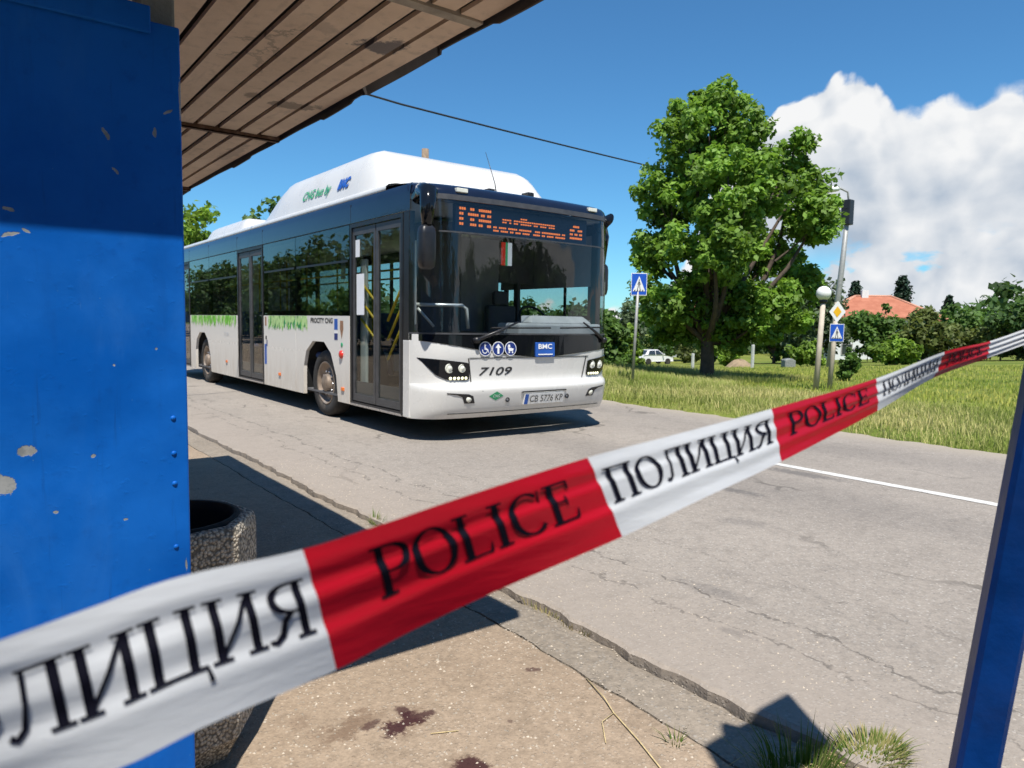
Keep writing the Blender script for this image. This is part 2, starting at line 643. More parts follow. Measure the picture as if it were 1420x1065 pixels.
def axis(a, b, near0, near1, fine, coarse):
    out = [near0 + i * fine for i in range(int((near1 - near0) / fine) + 1)]
    s, x = fine, out[-1]
    while x < b:
        s = min(s * 1.18, coarse); x += s; out.append(x)
    s, x = fine, out[0]
    while x > a:
        s = min(s * 1.18, coarse); x -= s; out.insert(0, x)
    return out


xs = axis(-2500, 2500, 8.6, 40, 0.4, 260)
ys = axis(-2500, 2500, -2, 60, 0.8, 260)
mb = MB()
mb.grid([[(x, y, terrain_z(x, y) + (0.03 * math.sin(x * 1.7 + y) * math.sin(y * 1.3 - x * 0.6) if 9.6 < x < 60 else 0)) for y in ys] for x in xs], flip=True)
tag(mb.build('ground', 'field', kind='structure', fix=False))

# asphalt carriageway: raised slab with broken edge on the near side
def jag(y, s, amp, f):
    return amp * (math.sin(y * f + s) * 0.5 + math.sin(y * f * 2.7 + s * 2.1) * 0.3 + math.sin(y * f * 7.3 + s * 3.7) * 0.28 + math.sin(y * f * 17.1 + s) * 0.16)


yr = axis(-200, 700, 0.2, 8.0, 0.025, 12)
rows_a, rows_b, rows_c, rows_d, rows_e = [], [], [], [], []
for y in yr:
    e = 2.262 + jag(y, 0.7, 0.030, 1.9) + 0.5 * jag(y, 3.1, 0.016, 6.3)
    f_ = 9.42 + jag(y, 2.2, 0.13, 1.1)
    rows_a.append((e - 0.006, y, -0.14)); rows_b.append((e - 0.004 + jag(y, 4, 0.006, 9), y, -0.012)); rows_c.append((e + 0.016, y, 0.0))
    rows_d.append((f_ - 0.05, y, 0.0)); rows_e.append((f_ + 0.05, y, -0.12))
mb = MB()
mid = [[(2.5 + (8.9 - 2.5) * k / 6, y, 0.0) for y in yr] for k in range(7)]
mb.grid([rows_a, rows_b, rows_c] + mid + [rows_d, rows_e], smooth=False, flip=True)
mb.build('road', 'asphalt', kind='structure', fix=False)
# lane line, with worn ends
yl = [y for y in yr if -160 < y <= 4.15]
mb = MB()
mb.grid([[(6.515 + jag(y, 1, 0.006, 5), y, 0.004) for y in yl], [(6.635 + jag(y, 2.4, 0.006, 5), y, 0.004) for y in yl]], smooth=False, flip=True)
mb.build('road_marking', 'road_paint', kind='structure', fix=False)
# near side: pavement slab and flush kerb strip beside the carriageway
yk = axis(-120, 300, 0.4, 7.0, 0.03, 12)
mb = MB()
xsn = [-30, -12, -6, -3, -1, 0, 0.6, 1.2, 1.6]
mb.grid([[(x, y, -0.042) for y in yk] for x in xsn] + [[(1.965 + jag(y, 1.3, 0.014, 2.6), y, -0.042) for y in yk]] +
        [[(1.972 + jag(y, 1.3, 0.014, 2.6), y, -0.075) for y in yk]], smooth=False, flip=True)
mb.build('pavement', 'pavement', kind='structure', fix=False)
mb = MB()
mb.grid([[(1.978 + jag(y, 1.3, 0.014, 2.6) + jag(y, 5, 0.003, 8), y, -0.10) for y in yk], [(1.982 + jag(y, 1.3, 0.014, 2.6) + jag(y, 5, 0.004, 8), y, -0.046) for y in yk],
         [(2.12, y, -0.040 + jag(y, 3, 0.003, 2)) for y in yk],
         [(2.246 + jag(y, 0.7, 0.028, 1.9) + jag(y, 6.0, 0.014, 3.1), y, -0.046) for y in yk], [(2.250 + jag(y, 0.7, 0.028, 1.9) + jag(y, 6.0, 0.014, 3.1), y, -0.13) for y in yk]], smooth=False, flip=True)
mb.build('kerb', 'kerb_concrete', kind='structure', fix=False)
# dirt in the bottom of the joints
mb = MB()
mb.grid([[(x, y, -0.095) for y in yk] for x in (1.9, 2.35)], smooth=False, flip=True)
mb.build('soil_in_joints', 'soil', kind='structure', fix=False)

# loose grit on the pavement and along the road edge
def pebbles(name, n, fx, fy, zf, size, mat_, label):
    V, F = [], []
    for i in range(n):
        x, y = fx(), fy()
        s = size * random.uniform(0.35, 1.0) ** 1.5
        z = zf + s * 0.2
        a = random.uniform(0, 6.28)
        k = len(V)
        pts = [(1, 0, 0), (0.3, 0.9, 0.05), (-0.8, 0.6, 0), (-0.9, -0.5, 0.02), (0.2, -0.95, 0), (0.1, 0.05, 0.75)]
        for px, py, pz in pts:
            px *= random.uniform(0.75, 1.2); py *= random.uniform(0.7, 1.1)
            V.append((x + s * (px * math.cos(a) - py * math.sin(a)), y + s * (px * math.sin(a) + py * math.cos(a)), z - s * 0.25 + s * pz))
        for q in range(5):
            F.append((k + q, k + (q + 1) % 5, k + 5))
    me = bpy.data.meshes.new(name)
    me.from_pydata(V, [], F)
    me.materials.append(MATS[mat_])
    o = bpy.data.objects.new(name, me)
    COL.objects.link(o)
    return tag(o, label, 'gravel', kind='stuff')


mat('grit', (0.36, 0.31, 0.25), 0.85, var=0.5, scale=30)
pebbles('gravel', 4200, lambda: random.uniform(0.4, 2.25), lambda: random.uniform(0.9, 5.0), -0.042, 0.0075, 'grit', 'pale grit scattered over the beige pavement by the shelter')
pebbles('gravel', 1800, lambda: 2.3 + abs(random.gauss(0, 0.5)), lambda: random.uniform(0.6, 7.0), 0.0, 0.007, 'grit', 'loose pale grit lying along the broken near edge of the road')

# ------------------------------------------------------------------ bus
mat('bus_white', (0.66, 0.65, 0.62), 0.28, var=0.02, scale=2.0, coat=0.3, dirt=(0.52, 0.47, 0.40), dirt_amt=0.28)
# road dust thickens towards the sills of the side panels: dirt with its own streaky shape
m, t, b = base_mat('bus_side_white')
g = t.n('ShaderNodeNewGeometry').outputs['Position']
sx = t.n('ShaderNodeSeparateXYZ'); t.link(g, sx.inputs[0])
st = t.noise(t.vmath('MULTIPLY', g, (1, 3.0, 0.7)), 3.0, 6.0, 0.65)
d1 = t.math('MULTIPLY', t.maprange(sx.outputs[2], 1.15, 0.30), t.maprange(st, 0.25, 0.75, 0.35, 0.8))
c = t.mix(d1, (0.74, 0.715, 0.665), (0.50, 0.43, 0.345))
t.link(c, b.inputs['Base Color']); t.put(b.inputs['Roughness'], t.maprange(d1, 0, 0.7, 0.25, 0.65))
mat('bus_navy', (0.008, 0.012, 0.028), 0.14, var=0.15, scale=3, spec=0.4, coat=0.35)
mat('black_trim', (0.014, 0.014, 0.016), 0.38, var=0.2, scale=9)
mat('black_gloss', (0.006, 0.007, 0.009), 0.10, var=0.1, scale=5, spec=0.35, coat=0.15)
mat('black_matte', (0.010, 0.010, 0.010), 0.85, var=0.3, scale=9)
mat('grey_frame', (0.055, 0.055, 0.058), 0.45, var=0.2, scale=9)
mat('rubber', (0.022, 0.021, 0.020), 0.8, var=0.25, scale=12, dirt=(0.16, 0.13, 0.10), dirt_amt=0.45)
mat('wheel_dusty', (0.26, 0.20, 0.15), 0.55, metal=0.35, var=0.2, scale=9, dirt=(0.50, 0.46, 0.42), dirt_amt=0.5)
mat('steel', (0.55, 0.55, 0.56), 0.3, metal=0.9, var=0.1, scale=20)
mat('yellow_rail', (0.72, 0.50, 0.03), 0.4, var=0.05)
mat('cream_trim', (0.62, 0.64, 0.58), 0.45, var=0.05)
mat('pale_rail', (0.72, 0.73, 0.70), 0.3, metal=0.3, var=0.05)
mat('seat_blue', (0.04, 0.075, 0.20), 0.8, var=0.3, scale=25)
mat('inside_grey', (0.50, 0.51, 0.52), 0.6, var=0.08)
mat('inside_dark', (0.10, 0.10, 0.105), 0.7, var=0.1)
mat('dash_grey', (0.42, 0.44, 0.46), 0.5, var=0.08)
mat('partition_grey', (0.27, 0.275, 0.29), 0.5, var=0.06)
mat('lamp_amber', (0.75, 0.16, 0.01), 0.25, var=0.05, coat=0.5)
mat('lamp_red', (0.55, 0.03, 0.015), 0.25, var=0.05, coat=0.5)
mat('lens_clear', (0.72, 0.72, 0.62), 0.12, var=0.05, coat=0.8)
mat('led_daylight', (0.9, 0.9, 0.6), 0.3, emit=(1.0, 0.97, 0.62), es=0.75)
mat('led_orange', (0.5, 0.12, 0.02), 0.4, emit=(1.0, 0.24, 0.04), es=0.95)
mat('display_dark', (0.030, 0.052, 0.085), 0.3, var=0.12, scale=4)  # bluish cast of the reflection is put into the board's colour
mat('print_black', (0.02, 0.02, 0.022), 0.5, var=0.1)
mat('print_blue', (0.02, 0.10, 0.42), 0.4, var=0.05)
mat('print_navy', (0.012, 0.03, 0.17), 0.4, var=0.05)
mat('print_white', (0.80, 0.80, 0.80), 0.4, var=0.03)
mat('print_green', (0.03, 0.33, 0.14), 0.45, var=0.05)
mat('leaf_print', (0.15, 0.50, 0.03), 0.45, var=0.35, scale=14)
mat('leaf_print_dark', (0.03, 0.26, 0.08), 0.45, var=0.3, scale=14)
mat('leaf_print_pale', (0.42, 0.62, 0.25), 0.45, var=0.2, scale=14)
mat('paper', (0.78, 0.79, 0.80), 0.7, var=0.03)
mat('crest_print', (0.30, 0.16, 0.09), 0.5, var=0.4, scale=30)
mat('plate_white', (0.78, 0.78, 0.76), 0.4, var=0.03)
glass_mat('side_glass', (0.52, 0.56, 0.55), 1.5)
glass_mat('door_glass', (0.84, 0.87, 0.86), 1.0)
glass_mat('windscreen_glass', (0.74, 0.78, 0.78), 1.5)
glass_mat('display_glass', (0.62, 0.67, 0.74), 1.6)

BX0, BX1, BXC = 4.07, 7.13, 5.60
BUS = thing('bus', (BXC, 13.2, 0), 'white and navy city bus with rooftop gas tank pod, stopped on the road', 'bus')


def lerp_tab(tab, v):
    if v <= tab[0][0]:
        return tab[0][1]
    for (a, p), (b_, q) in zip(tab, tab[1:]):
        if v <= b_:
            return p + (q - p) * (v - a) / (b_ - a)
    return tab[-1][1]


FPROF = [(0.26, 0.10), (0.33, 0.03), (0.40, -0.005), (0.575, -0.055), (0.62, -0.055), (0.66, -0.03), (0.685, 0.03), (0.76, 0.035), (0.97, 0.01), (1.0, 0.0), (1.25, 0.01), (2.5, 0.05), (2.9, 0.09)]


def FP(x, z, off=0.0):
    """point on the curved bus front; off is how far it stands proud"""
    t_ = (x - BXC) / 1.53
    y = 6.88 + 0.10 * t_ * t_ + 0.33 * min(1.0, abs(t_)) ** 11 + lerp_tab(FPROF, z) * (1 - 0.6 * abs(t_) ** 6)
    return Vector((x, y - off, z))


def clip_x(poly, xa, xb):
    def half(P, x0, sign):
        out = []
        for i in range(len(P)):
            a, b_ = P[i], P[(i + 1) % len(P)]
            ia, ib = sign * (a[0] - x0) >= 0, sign * (b_[0] - x0) >= 0
            if ia:
                out.append(a)
            if ia != ib:
                k = (x0 - a[0]) / (b_[0] - a[0])
                out.append((x0, a[1] + (b_[1] - a[1]) * k))
        return out
    P = half(poly, xa, 1)
    return half(P, xb, -1) if len(P) > 2 else P


def front_patch(mb, poly, off, thick=0.02, step=0.08, smooth=False):
    """polygon in (x, z) laid on the bus front, standing proud by off, with a rim"""
    x0 = min(p[0] for p in poly); x1 = max(p[0] for p in poly)
    n = max(1, int((x1 - x0) / step))
    for k in range(n):
        xa, xb = x0 + (x1 - x0) * k / n, x0 + (x1 - x0) * (k + 1) / n
        q = clip_x(poly, xa, xb)
        if len(q) > 2:
            mb.poly([FP(x, z, off) for x, z in q], smooth)
    for i in range(len(poly)):
        a, b_ = poly[i], poly[(i + 1) % len(poly)]
        m_ = max(1, int(abs(b_[0] - a[0]) / step))
        for k in range(m_):
            p = (a[0] + (b_[0] - a[0]) * k / m_, a[1] + (b_[1] - a[1]) * k / m_)
            q = (a[0] + (b_[0] - a[0]) * (k + 1) / m_, a[1] + (b_[1] - a[1]) * (k + 1) / m_)
            mb.poly([FP(*p, off), FP(*q, off), FP(*q, off - thick), FP(*p, off - thick)])
    return mb


XF = [BXC + 1.53 * s for s in (-1, -0.995, -0.985, -0.97, -0.945, -0.91, -0.86, -0.8, -0.7, -0.55, -0.4, -0.2, 0, 0.2, 0.4, 0.55, 0.7, 0.8, 0.86, 0.91, 0.945, 0.97, 0.985, 0.995, 1)]


def front_rows(zs, off=0.0, xs_=XF):
    return [[FP(x, z, off) for x in xs_] for z in zs]


# bumper and white mask
mb = MB().grid(front_rows([0.27, 0.30, 0.34, 0.40, 0.48, 0.55, 0.59, 0.62, 0.645, 0.665, 0.682]))
bumper = mb.build('bumper', 'bus_white', BUS)
mb = MB().grid(front_rows([0.682, 0.70, 0.76, 0.83, 0.90, 0.97, 1.03, 1.10, 1.18, 1.26]))
mask_ = mb.build('front_panel', 'bus_white', BUS)
mb = MB()
front_patch(mb, [(4.071, 1.265), (4.071, 1.185), (4.18, 1.172), (4.45, 1.13), (4.8, 1.075), (5.2, 1.015), (5.6, 0.985), (5.85, 0.985), (6.3, 1.02), (6.7, 1.055), (7.0, 1.08), (7.129, 1.085), (7.129, 1.265)], 0.006, 0.02)
mb.build('front_mask', 'black_gloss', BUS)
# shut lines of the grille flap and bumper corners
mb = MB()
for poly in ([(4.66, 0.985), (6.55, 0.985), (6.55, 0.979), (4.66, 0.979)], [(4.64, 0.98), (4.652, 0.98), (4.70, 0.70), (4.688, 0.70)], [(6.50, 0.98), (6.512, 0.98), (6.46, 0.70), (6.448, 0.70)],
             [(4.80, 0.60), (4.808, 0.60), (4.86, 0.28), (4.852, 0.28)], [(6.39, 0.60), (6.398, 0.60), (6.35, 0.28), (6.342, 0.28)], [(4.4, 0.335), (6.8, 0.335), (6.8, 0.329), (4.4, 0.329)]):
    front_patch(mb, poly, 0.003, 0.006)
mb.build('shut_line', 'black_matte', bumper)
for sgn in (1, -1):
    def mx(p):
        return p if sgn == 1 else (2 * BXC - p[0], p[1])
    pl = [mx(p) for p in [(4.115, 0.985), (4.36, 0.962), (4.62, 0.93), (4.655, 0.915), (4.665, 0.735), (4.60, 0.722), (4.38, 0.735), (4.27, 0.79), (4.20, 0.87)]]
    if sgn == -1:
        pl = pl[::-1]
    mb = MB(); front_patch(mb, pl, 0.012, 0.03)
    hl = mb.build('headlight', 'black_gloss', BUS)
    for px, r_ in ((4.41, 0.055), (4.565, 0.05)):
        c0 = FP(*mx((px, 0.865)), 0.004)
        mb = MB().lathe([(r_, 0.0), (r_, -0.012), (r_ * 0.86, -0.016), (r_ * 0.78, -0.010), (r_ * 0.5, -0.022), (0.001, -0.028)], c0, 'Y', 20)
        mb.build('lens', 'lens_clear', hl)
    mb = MB()
    for k in range(5):
        c0 = FP(*mx((4.43 + 0.048 * k, 0.748)), 0.012)
        mb.lathe([(0.019, 0.004), (0.017, -0.006), (0.001, -0.009)], c0, 'Y', 12)
    mb.build('daylight_lamp', 'led_daylight', hl)
    pl = [mx(p) for p in [(4.36, 0.585), (4.62, 0.565), (4.68, 0.54), (4.715, 0.455), (4.58, 0.455), (4.545, 0.53), (4.47, 0.562), (4.36, 0.572)]]
    if sgn == -1:
        pl = pl[::-1]
    mb = MB(); front_patch(mb, pl, 0.004, 0.03)
    fg = mb.build('fog_light', 'black_trim', BUS)
    c0 = FP(*mx((4.63, 0.505)), 0.0)
    MB().lathe([(0.038, 0.0), (0.035, -0.008), (0.001, -0.013)], c0, 'Y', 16).build('lens', 'lens_clear', fg)
for xx in (5.17, 6.13):
    MB().lathe([(0.030, 0.0), (0.030, -0.006), (0.020, -0.006), (0.016, 0.006), (0.001, 0.006)], FP(xx, 0.475, 0.003), 'Y', 16).build('tow_eye', 'black_trim', BUS)
# gas sticker
mb = MB(); front_patch(mb, [(4.90, 0.53), (5.0, 0.585), (5.10, 0.53), (5.0, 0.475)], 0.002, 0.002)
sk = mb.build('gas_sticker', 'print_green', BUS)
mb = MB(); add_text(mb, 'CNG', 0.05, lambda x, y: FP(4.953 + x, 0.513 + y, 0.004), width=0.094)
mb.build('lettering', 'print_white', sk, fix=False)
# fleet number
mb = MB(); add_text(mb, '7109', 0.135, lambda x, y: FP(4.80 + x, 0.775 + y, 0.003), width=0.47, shear=0.25, bold=0.002)
mb.build('fleet_number', 'print_black', BUS, fix=False)
# number plate
mb = MB(); front_patch(mb, [(5.41, 0.405), (6.05, 0.405), (6.05, 0.535), (5.41, 0.535)], 0.028, 0.026, step=0.7)
plate = mb.build('number_plate', 'plate_white', BUS)
mb = MB(); front_patch(mb, [(5.412, 0.407), (5.465, 0.407), (5.465, 0.533), (5.412, 0.533)], 0.031, 0.002)
mb.build('plate_strip', 'print_blue', plate)
mb = MB(); add_text(mb, 'CB 5776 KP', 0.12, lambda x, y: FP(5.49 + x, 0.43 + y, 0.0335), width=0.535)
mb.build('lettering', 'print_black', plate, fix=False, kind='stuff')
mb = MB(); front_patch(mb, [(5.36, 0.555), (6.10, 0.555), (6.08, 0.57), (5.38, 0.57)], 0.012, 0.02)
mb.build('plate_ledge', 'black_trim', plate)
# maker's badge
mb = MB(); front_patch(mb, [(5.60, 0.995), (5.61, 0.985), (5.90, 0.985), (5.91, 0.995), (5.91, 1.155), (5.90, 1.165), (5.61, 1.165), (5.60, 1.155)], 0.022, 0.02)
bad = mb.build('badge', 'print_blue', BUS)
mb = MB(); add_text(mb, 'BMC', 0.085, lambda x, y: FP(5.64 + x, 1.085 + y, 0.0245), width=0.225, bold=0.002)
mb.build('lettering', 'print_white', bad, fix=False, kind='stuff')
mb = MB()
front_patch(mb, [(5.635, 1.008), (5.875, 1.008), (5.875, 1.022), (5.635, 1.022)], 0.0245, 0.001)
mb.build('badge_bar', 'print_white', bad)
# three round access pictograms
def disc(mb, cx, cz, r_, off, n=24):
    mb.poly([FP(cx + r_ * math.cos(2 * math.pi * k / n), cz + r_ * math.sin(2 * math.pi * k / n), off) for k in range(n)])


for k, cx in enumerate((4.86, 5.04, 5.22)):
    mb = MB(); disc(mb, cx, 1.09, 0.086, 0.012)
    ic = mb.build('pictogram', 'print_white', BUS)
    mb = MB(); disc(mb, cx, 1.09, 0.077, 0.0135)
    mb.build('disc', 'print_navy', ic)
    mb = MB()
    if k == 0:   # wheelchair
        disc(mb, cx - 0.005, 1.135, 0.013, 0.015)
        for a in range(18):
            t0, t1 = R(-200 + a * 15), R(-200 + a * 15 + 15)
            mb.poly([FP(cx - 0.008 + r_ * math.cos(q), 1.070 + r_ * math.sin(q), 0.015) for r_, q in ((0.036, t0), (0.036, t1), (0.027, t1), (0.027, t0))])
        for p in ([(-0.012, 1.12), (0.0, 1.12), (0.0, 1.08), (-0.012, 1.08)], [(0.0, 1.088), (0.035, 1.088), (0.035, 1.078), (0.0, 1.078)], [(0.028, 1.08), (0.037, 1.08), (0.05, 1.045), (0.041, 1.045)]):
            mb.poly([FP(cx + x, z, 0.015) for x, z in p])
    elif k == 1:  # arrow
        for p in ([(-0.014, 1.03), (0.014, 1.03), (0.014, 1.10), (-0.014, 1.10)], [(-0.042, 1.10), (0.042, 1.10), (0.0, 1.15)]):
            mb.poly([FP(cx + x, z, 0.015) for x, z in p])
    else:        # pushchair
        disc(mb, cx - 0.022, 1.047, 0.011, 0.015); disc(mb, cx + 0.026, 1.047, 0.011, 0.015)
        mb.poly([FP(cx + x, z, 0.015) for x, z in [(-0.045, 1.11), (0.045, 1.09), (0.03, 1.062), (-0.028, 1.062)]])
        mb.poly([FP(cx + x, z, 0.015) for x, z in [(-0.045, 1.115), (-0.005, 1.105), (-0.012, 1.14), (-0.035, 1.14)]])
    mb.build('symbol', 'print_white', ic)

# windscreen, display header, roof front
XG = [x for x in XF]
mb = MB().grid(front_rows([1.262, 1.5, 1.75, 2.0, 2.2, 2.425], 0.0))
mb.build('windscreen', 'windscreen_glass', BUS)
mb = MB().grid(front_rows([2.425, 2.6, 2.785], 0.0))
mb.build('display_window', 'display_glass', BUS)
mb = MB()
front_patch(mb, [(4.3, 2.415), (6.9, 2.415), (6.9, 2.432), (4.3, 2.432)], 0.003, 0.01)
front_patch(mb, [(4.071, 2.785), (7.129, 2.785), (7.129, 2.845), (4.071, 2.845)], 0.012, 0.03)
front_patch(mb, [(4.071, 1.255), (7.129, 1.255), (7.129, 1.275), (4.071, 1.275)], 0.010, 0.02)
mb.build('windscreen_trim', 'grey_frame', BUS)
rows = []
for z, back in ((2.845, -0.004), (2.88, 0.0), (2.915, 0.02), (2.945, 0.055), (2.97, 0.12), (2.99, 0.22), (3.005, 0.42), (3.01, 0.9)):
    sh = 0.0 if z < 2.93 else (z - 2.93) * 1.6
    rows.append([FP(BXC + (x - BXC) * (1 - sh * 0.25), 2.845) + Vector((0, back, z - 2.845)) for x in XF])
MB().grid(rows).build('roof_front', 'bus_navy', BUS)
for xx in (4.58, 6.63):
    p = FP(xx, 2.87)
    MB().box((-0.075, -0.02, 0), (0.075, 0.05, 0.05), at=(p.x, p.y - 0.002, 2.875)).build('marker_lamp', 'lens_clear', BUS, bevel=0.008)
for xx, h in ((5.32, 0.07), (5.95, 0.10)):
    MB().box((xx - 0.05, 7.45, 3.0), (xx + 0.05, 7.6, 3.005 + h)).build('roof_sensor', 'black_trim', BUS, bevel=0.01)
MB().tube([(5.62, 7.75, 3.0), (5.60, 7.78, 3.22), (5.50, 7.86, 3.62)], [0.012, 0.006, 0.003], 6).build('aerial', 'black_trim', BUS)

# destination display
disp = MB().box((4.58, 7.14, 2.44), (6.66, 7.20, 2.775)).build('destination_display', 'display_dark', BUS)


def led_rows(spec, x0, x1, zt, zb, mbx):
    """LED dashes: spec is a list of strings, '#' lit"""
    nr = len(spec)
    for r_, line in enumerate(spec):
        n = len(line)
        z = zt + (zb - zt) * (r_ + 0.5) / nr
        hh = abs(zt - zb) / nr * 0.24
        for k, ch in enumerate(line):
            if ch == '#':
                xa = x0 + (x1 - x0) * (k + 0.14) / n; xb = x0 + (x1 - x0) * (k + 0.86) / n
                mbx.box((xa, 7.134, z - hh), (xb, 7.139, z + hh))


mb = MB()
led_rows(['###..##..######', '##..#####.##.##', '##...##..######', '##...###.##..##'], 4.63, 5.09, 2.755, 2.52, mb)
led_rows(['.........###.............', '.####.###################', '.##.#.##.#####.##.###.###'], 5.22, 6.10, 2.70, 2.605, mb)
led_rows(['##.####.#####.#######..###.###########.##', '###.####.##.###.####..####.##.####.######'], 5.12, 6.28, 2.57, 2.49, mb)
led_rows(['..####..', '###..###', '##.##.##', '########'], 6.36, 6.58, 2.70, 2.50, mb)
mb.build('led_text', 'led_orange', disp, kind='stuff')

# body side with the doors
XS = BX0


def sidepoly(mb, pts, x0=XS, d=0.05):
    mb.prism([(x0, y, z) for y, z in pts], (d, 0, 0))
    return mb


def arch(yc):
    return [(yc + 0.66, 0.275), (yc + 0.655, 0.70), (yc + 0.56, 0.93), (yc + 0.30, 1.085), (yc - 0.12, 1.085), (yc - 0.36, 0.93), (yc - 0.54, 0.62), (yc - 0.60, 0.275)]


WF, WR = 9.90, 16.33
mb = MB(); sidepoly(mb, [(8.93, 0.275), (8.93, 1.455), (10.88, 1.455), (10.88, 0.275)] + arch(WF))
pA = mb.build('side_panel', 'bus_side_white', BUS)
mb = MB(); sidepoly(mb, [(10.888, 0.275), (12.38, 0.275), (12.38, 1.455), (10.888, 1.455)])
pB = mb.build('side_panel', 'bus_side_white', BUS)
mb = MB(); sidepoly(mb, [(13.86, 0.275), (13.86, 1.455), (17.42, 1.455), (17.42, 0.275)] + arch(WR))
pC = mb.build('side_panel', 'bus_side_white', BUS)
mb = MB(); sidepoly(mb, [(18.95, 0.275), (19.45, 0.275), (19.45, 1.455), (18.95, 1.455)])
mb.build('side_panel', 'bus_side_white', BUS)
# offside
mb = MB(); mb.prism([(BX1, y, z) for y, z in [(7.32, 0.275), (7.32, 1.455), (19.45, 1.455), (19.45, 0.275)] + [(17.0, 0.275), (16.6, 1.05), (15.9, 1.05), (15.6, 0.275), (10.5, 0.275), (10.2, 1.05), (9.6, 1.05), (9.3, 0.275)]], (-0.05, 0, 0))
mb.build('offside_panel', 'bus_white', BUS)
for yc in (WF, WR):
    for xa, xb in ((XS + 0.052, XS + 0.75), (BX1 - 0.75, BX1 - 0.052)):
        mb = MB()
        A = [(yc - 0.68, 0.32), (yc - 0.62, 0.8), (yc - 0.38, 1.10), (yc + 0.42, 1.10), (yc + 0.66, 0.8), (yc + 0.70, 0.32)]
        mb.grid([[(xa, y, z) for y, z in A], [(xb, y, z) for y, z in A]], smooth=False)
        xe = xb if xa < BXC else xa
        mb.poly([(xe, y, z) for y, z in A])
        mb.build('wheel_well', 'black_matte', BUS)

# window line: black pillars and panes
mb = MB()
segs = [(8.93, 10.88), (10.88, 12.38), (13.86, 15.80), (15.80, 17.42), (18.95, 19.42)]
for ya, yb in segs:
    for y0, y1, z0, z1 in ((ya, ya + 0.06, 1.458, 2.66), (yb - 0.06, yb, 1.458, 2.66), (ya + 0.06, yb - 0.06, 1.458, 1.53), (ya + 0.06, yb - 0.06, 2.60, 2.66)):
        mb.box((XS + 0.012, y0, z0), (XS + 0.06, y1, z1))
mb.build('window_frame', 'black_trim', BUS)
for ya, yb in segs:
    wdw = box('window', (XS + 0.004, ya + 0.008, 1.462), (XS + 0.010, yb - 0.008, 2.645), 'side_glass', BUS)
    if yb - ya > 1:
        box('vent_rail', (XS + 0.0, ya + 0.05, 2.17), (XS + 0.0035, yb - 0.05, 2.20), 'black_trim', wdw)
mb = MB()
for k in range(6):
    ya = 7.45 + k * 2.0
    yb = min(ya + 2.0, 19.42)
    for y0, y1, z0, z1 in ((ya, ya + 0.07, 1.458, 2.66), (ya + 0.07, yb, 1.458, 1.52), (ya + 0.07, yb, 2.60, 2.66)):
        mb.box((BX1 - 0.06, y0, z0), (BX1 - 0.012, y1, z1))
mb.build('offside_window_frame', 'black_trim', BUS)
for k in range(6):
    ya = 7.45 + k * 2.0
    yb = min(ya + 2.0, 19.42)
    box('offside_window', (BX1 - 0.010, ya + 0.01, 1.46), (BX1 - 0.004, yb - 0.01, 2.655), 'door_glass', BUS)
# navy cant rail and white roof edge, both sides
prof = [(0.0, 2.662), (0.0, 2.86), (0.012, 2.93), (0.035, 2.972)]
profw = [(0.034, 2.973), (0.028, 2.985), (0.033, 3.02), (0.07, 3.052), (0.16, 3.072), (0.30, 3.08)]
for sgn, x0 in ((1, BX0), (-1, BX1)):
    nm = 'cant_rail'
    mb = MB().grid([[(x0 + sgn * dx, y, z) for dx, z in prof] for y in (7.30, 8.9, 12.4, 13.86, 17.4, 19.45)], smooth=True)
    mb.build(nm, 'bus_navy', BUS)
    mb = MB().grid([[(x0 + sgn * dx, y, z) for dx, z in profw] for y in (7.95, 12.4, 19.45)], smooth=True)
    mb.build('roof_edge', 'bus_white', BUS)
mb = MB()
for y in (8.88, 12.4, 13.84, 15.8, 17.42):
    mb.box((XS - 0.001, y - 0.003, 2.67), (XS + 0.004, y + 0.003, 2.9))
mb.build('rail_joint', 'black_matte', BUS, kind='stuff')
MB().box((BX0 + 0.29, 7.75, 2.99), (BX1 - 0.29, 19.45, 3.079)).build('roof', 'bus_white', BUS)


def pod(name, x0, x1, y0, y1, z0, z1, fr, rr, side, matn):
    """rounded roof housing: fr, rr = slope lengths at the front and the rear"""
    rows = []
    N = 26
    for k in range(N + 1):
        y = y0 + (y1 - y0) * (0.5 - 0.5 * math.cos(math.pi * k / N))
        a = min(1.0, (y - y0) / fr); b_ = min(1.0, (y1 - y) / rr)
        fa = math.sin(a * math.pi / 2) ** 0.75
        fb = math.sin(b_ * math.pi / 2) ** 0.75
        h = (z1 - z0) * min(fa, fb)
        inset = 0.10 * (1 - min(fa, fb))
        row = []
        for s in np.linspace(-1, 1, 31):
            e = abs(s)
            px = math.copysign(1 - (1 - e) ** 1.35, s)
            q = min(1, (1 - abs(px)) / side)
            zz = math.sin(q * math.pi / 2) ** 0.8
            row.append(((x0 + x1) / 2 + px * ((x1 - x0) / 2 - inset), y, z0 + h * zz))
        rows.append(row)
    MBo = MB().grid(rows)
    return MBo.build(name, matn, BUS)


pd = pod('gas_tank_pod', BX0 + 0.10, BX1 - 0.10, 8.15, 13.05, 3.055, 3.66, 0.75, 1.35, 0.22, 'bus_white')
pod('air_conditioner', BX0 + 0.14, BX1 - 0.14, 13.75, 16.85, 3.05, 3.30, 0.35, 0.6, 0.12, 'bus_white')


def podpt(dy, dz):
    """point on the nearside face of the tank pod, measured from its lettering start"""
    z = 3.21 + dz
    zz = min(1.0, max(0.0, (z - 3.055) / 0.605))
    q = math.asin(zz ** 1.25) * 2 / math.pi
    half = (BX1 - BX0) / 2 - 0.10
    return (BXC - (1 - q * 0.22) * half - 0.012, 10.9 - dy, z)


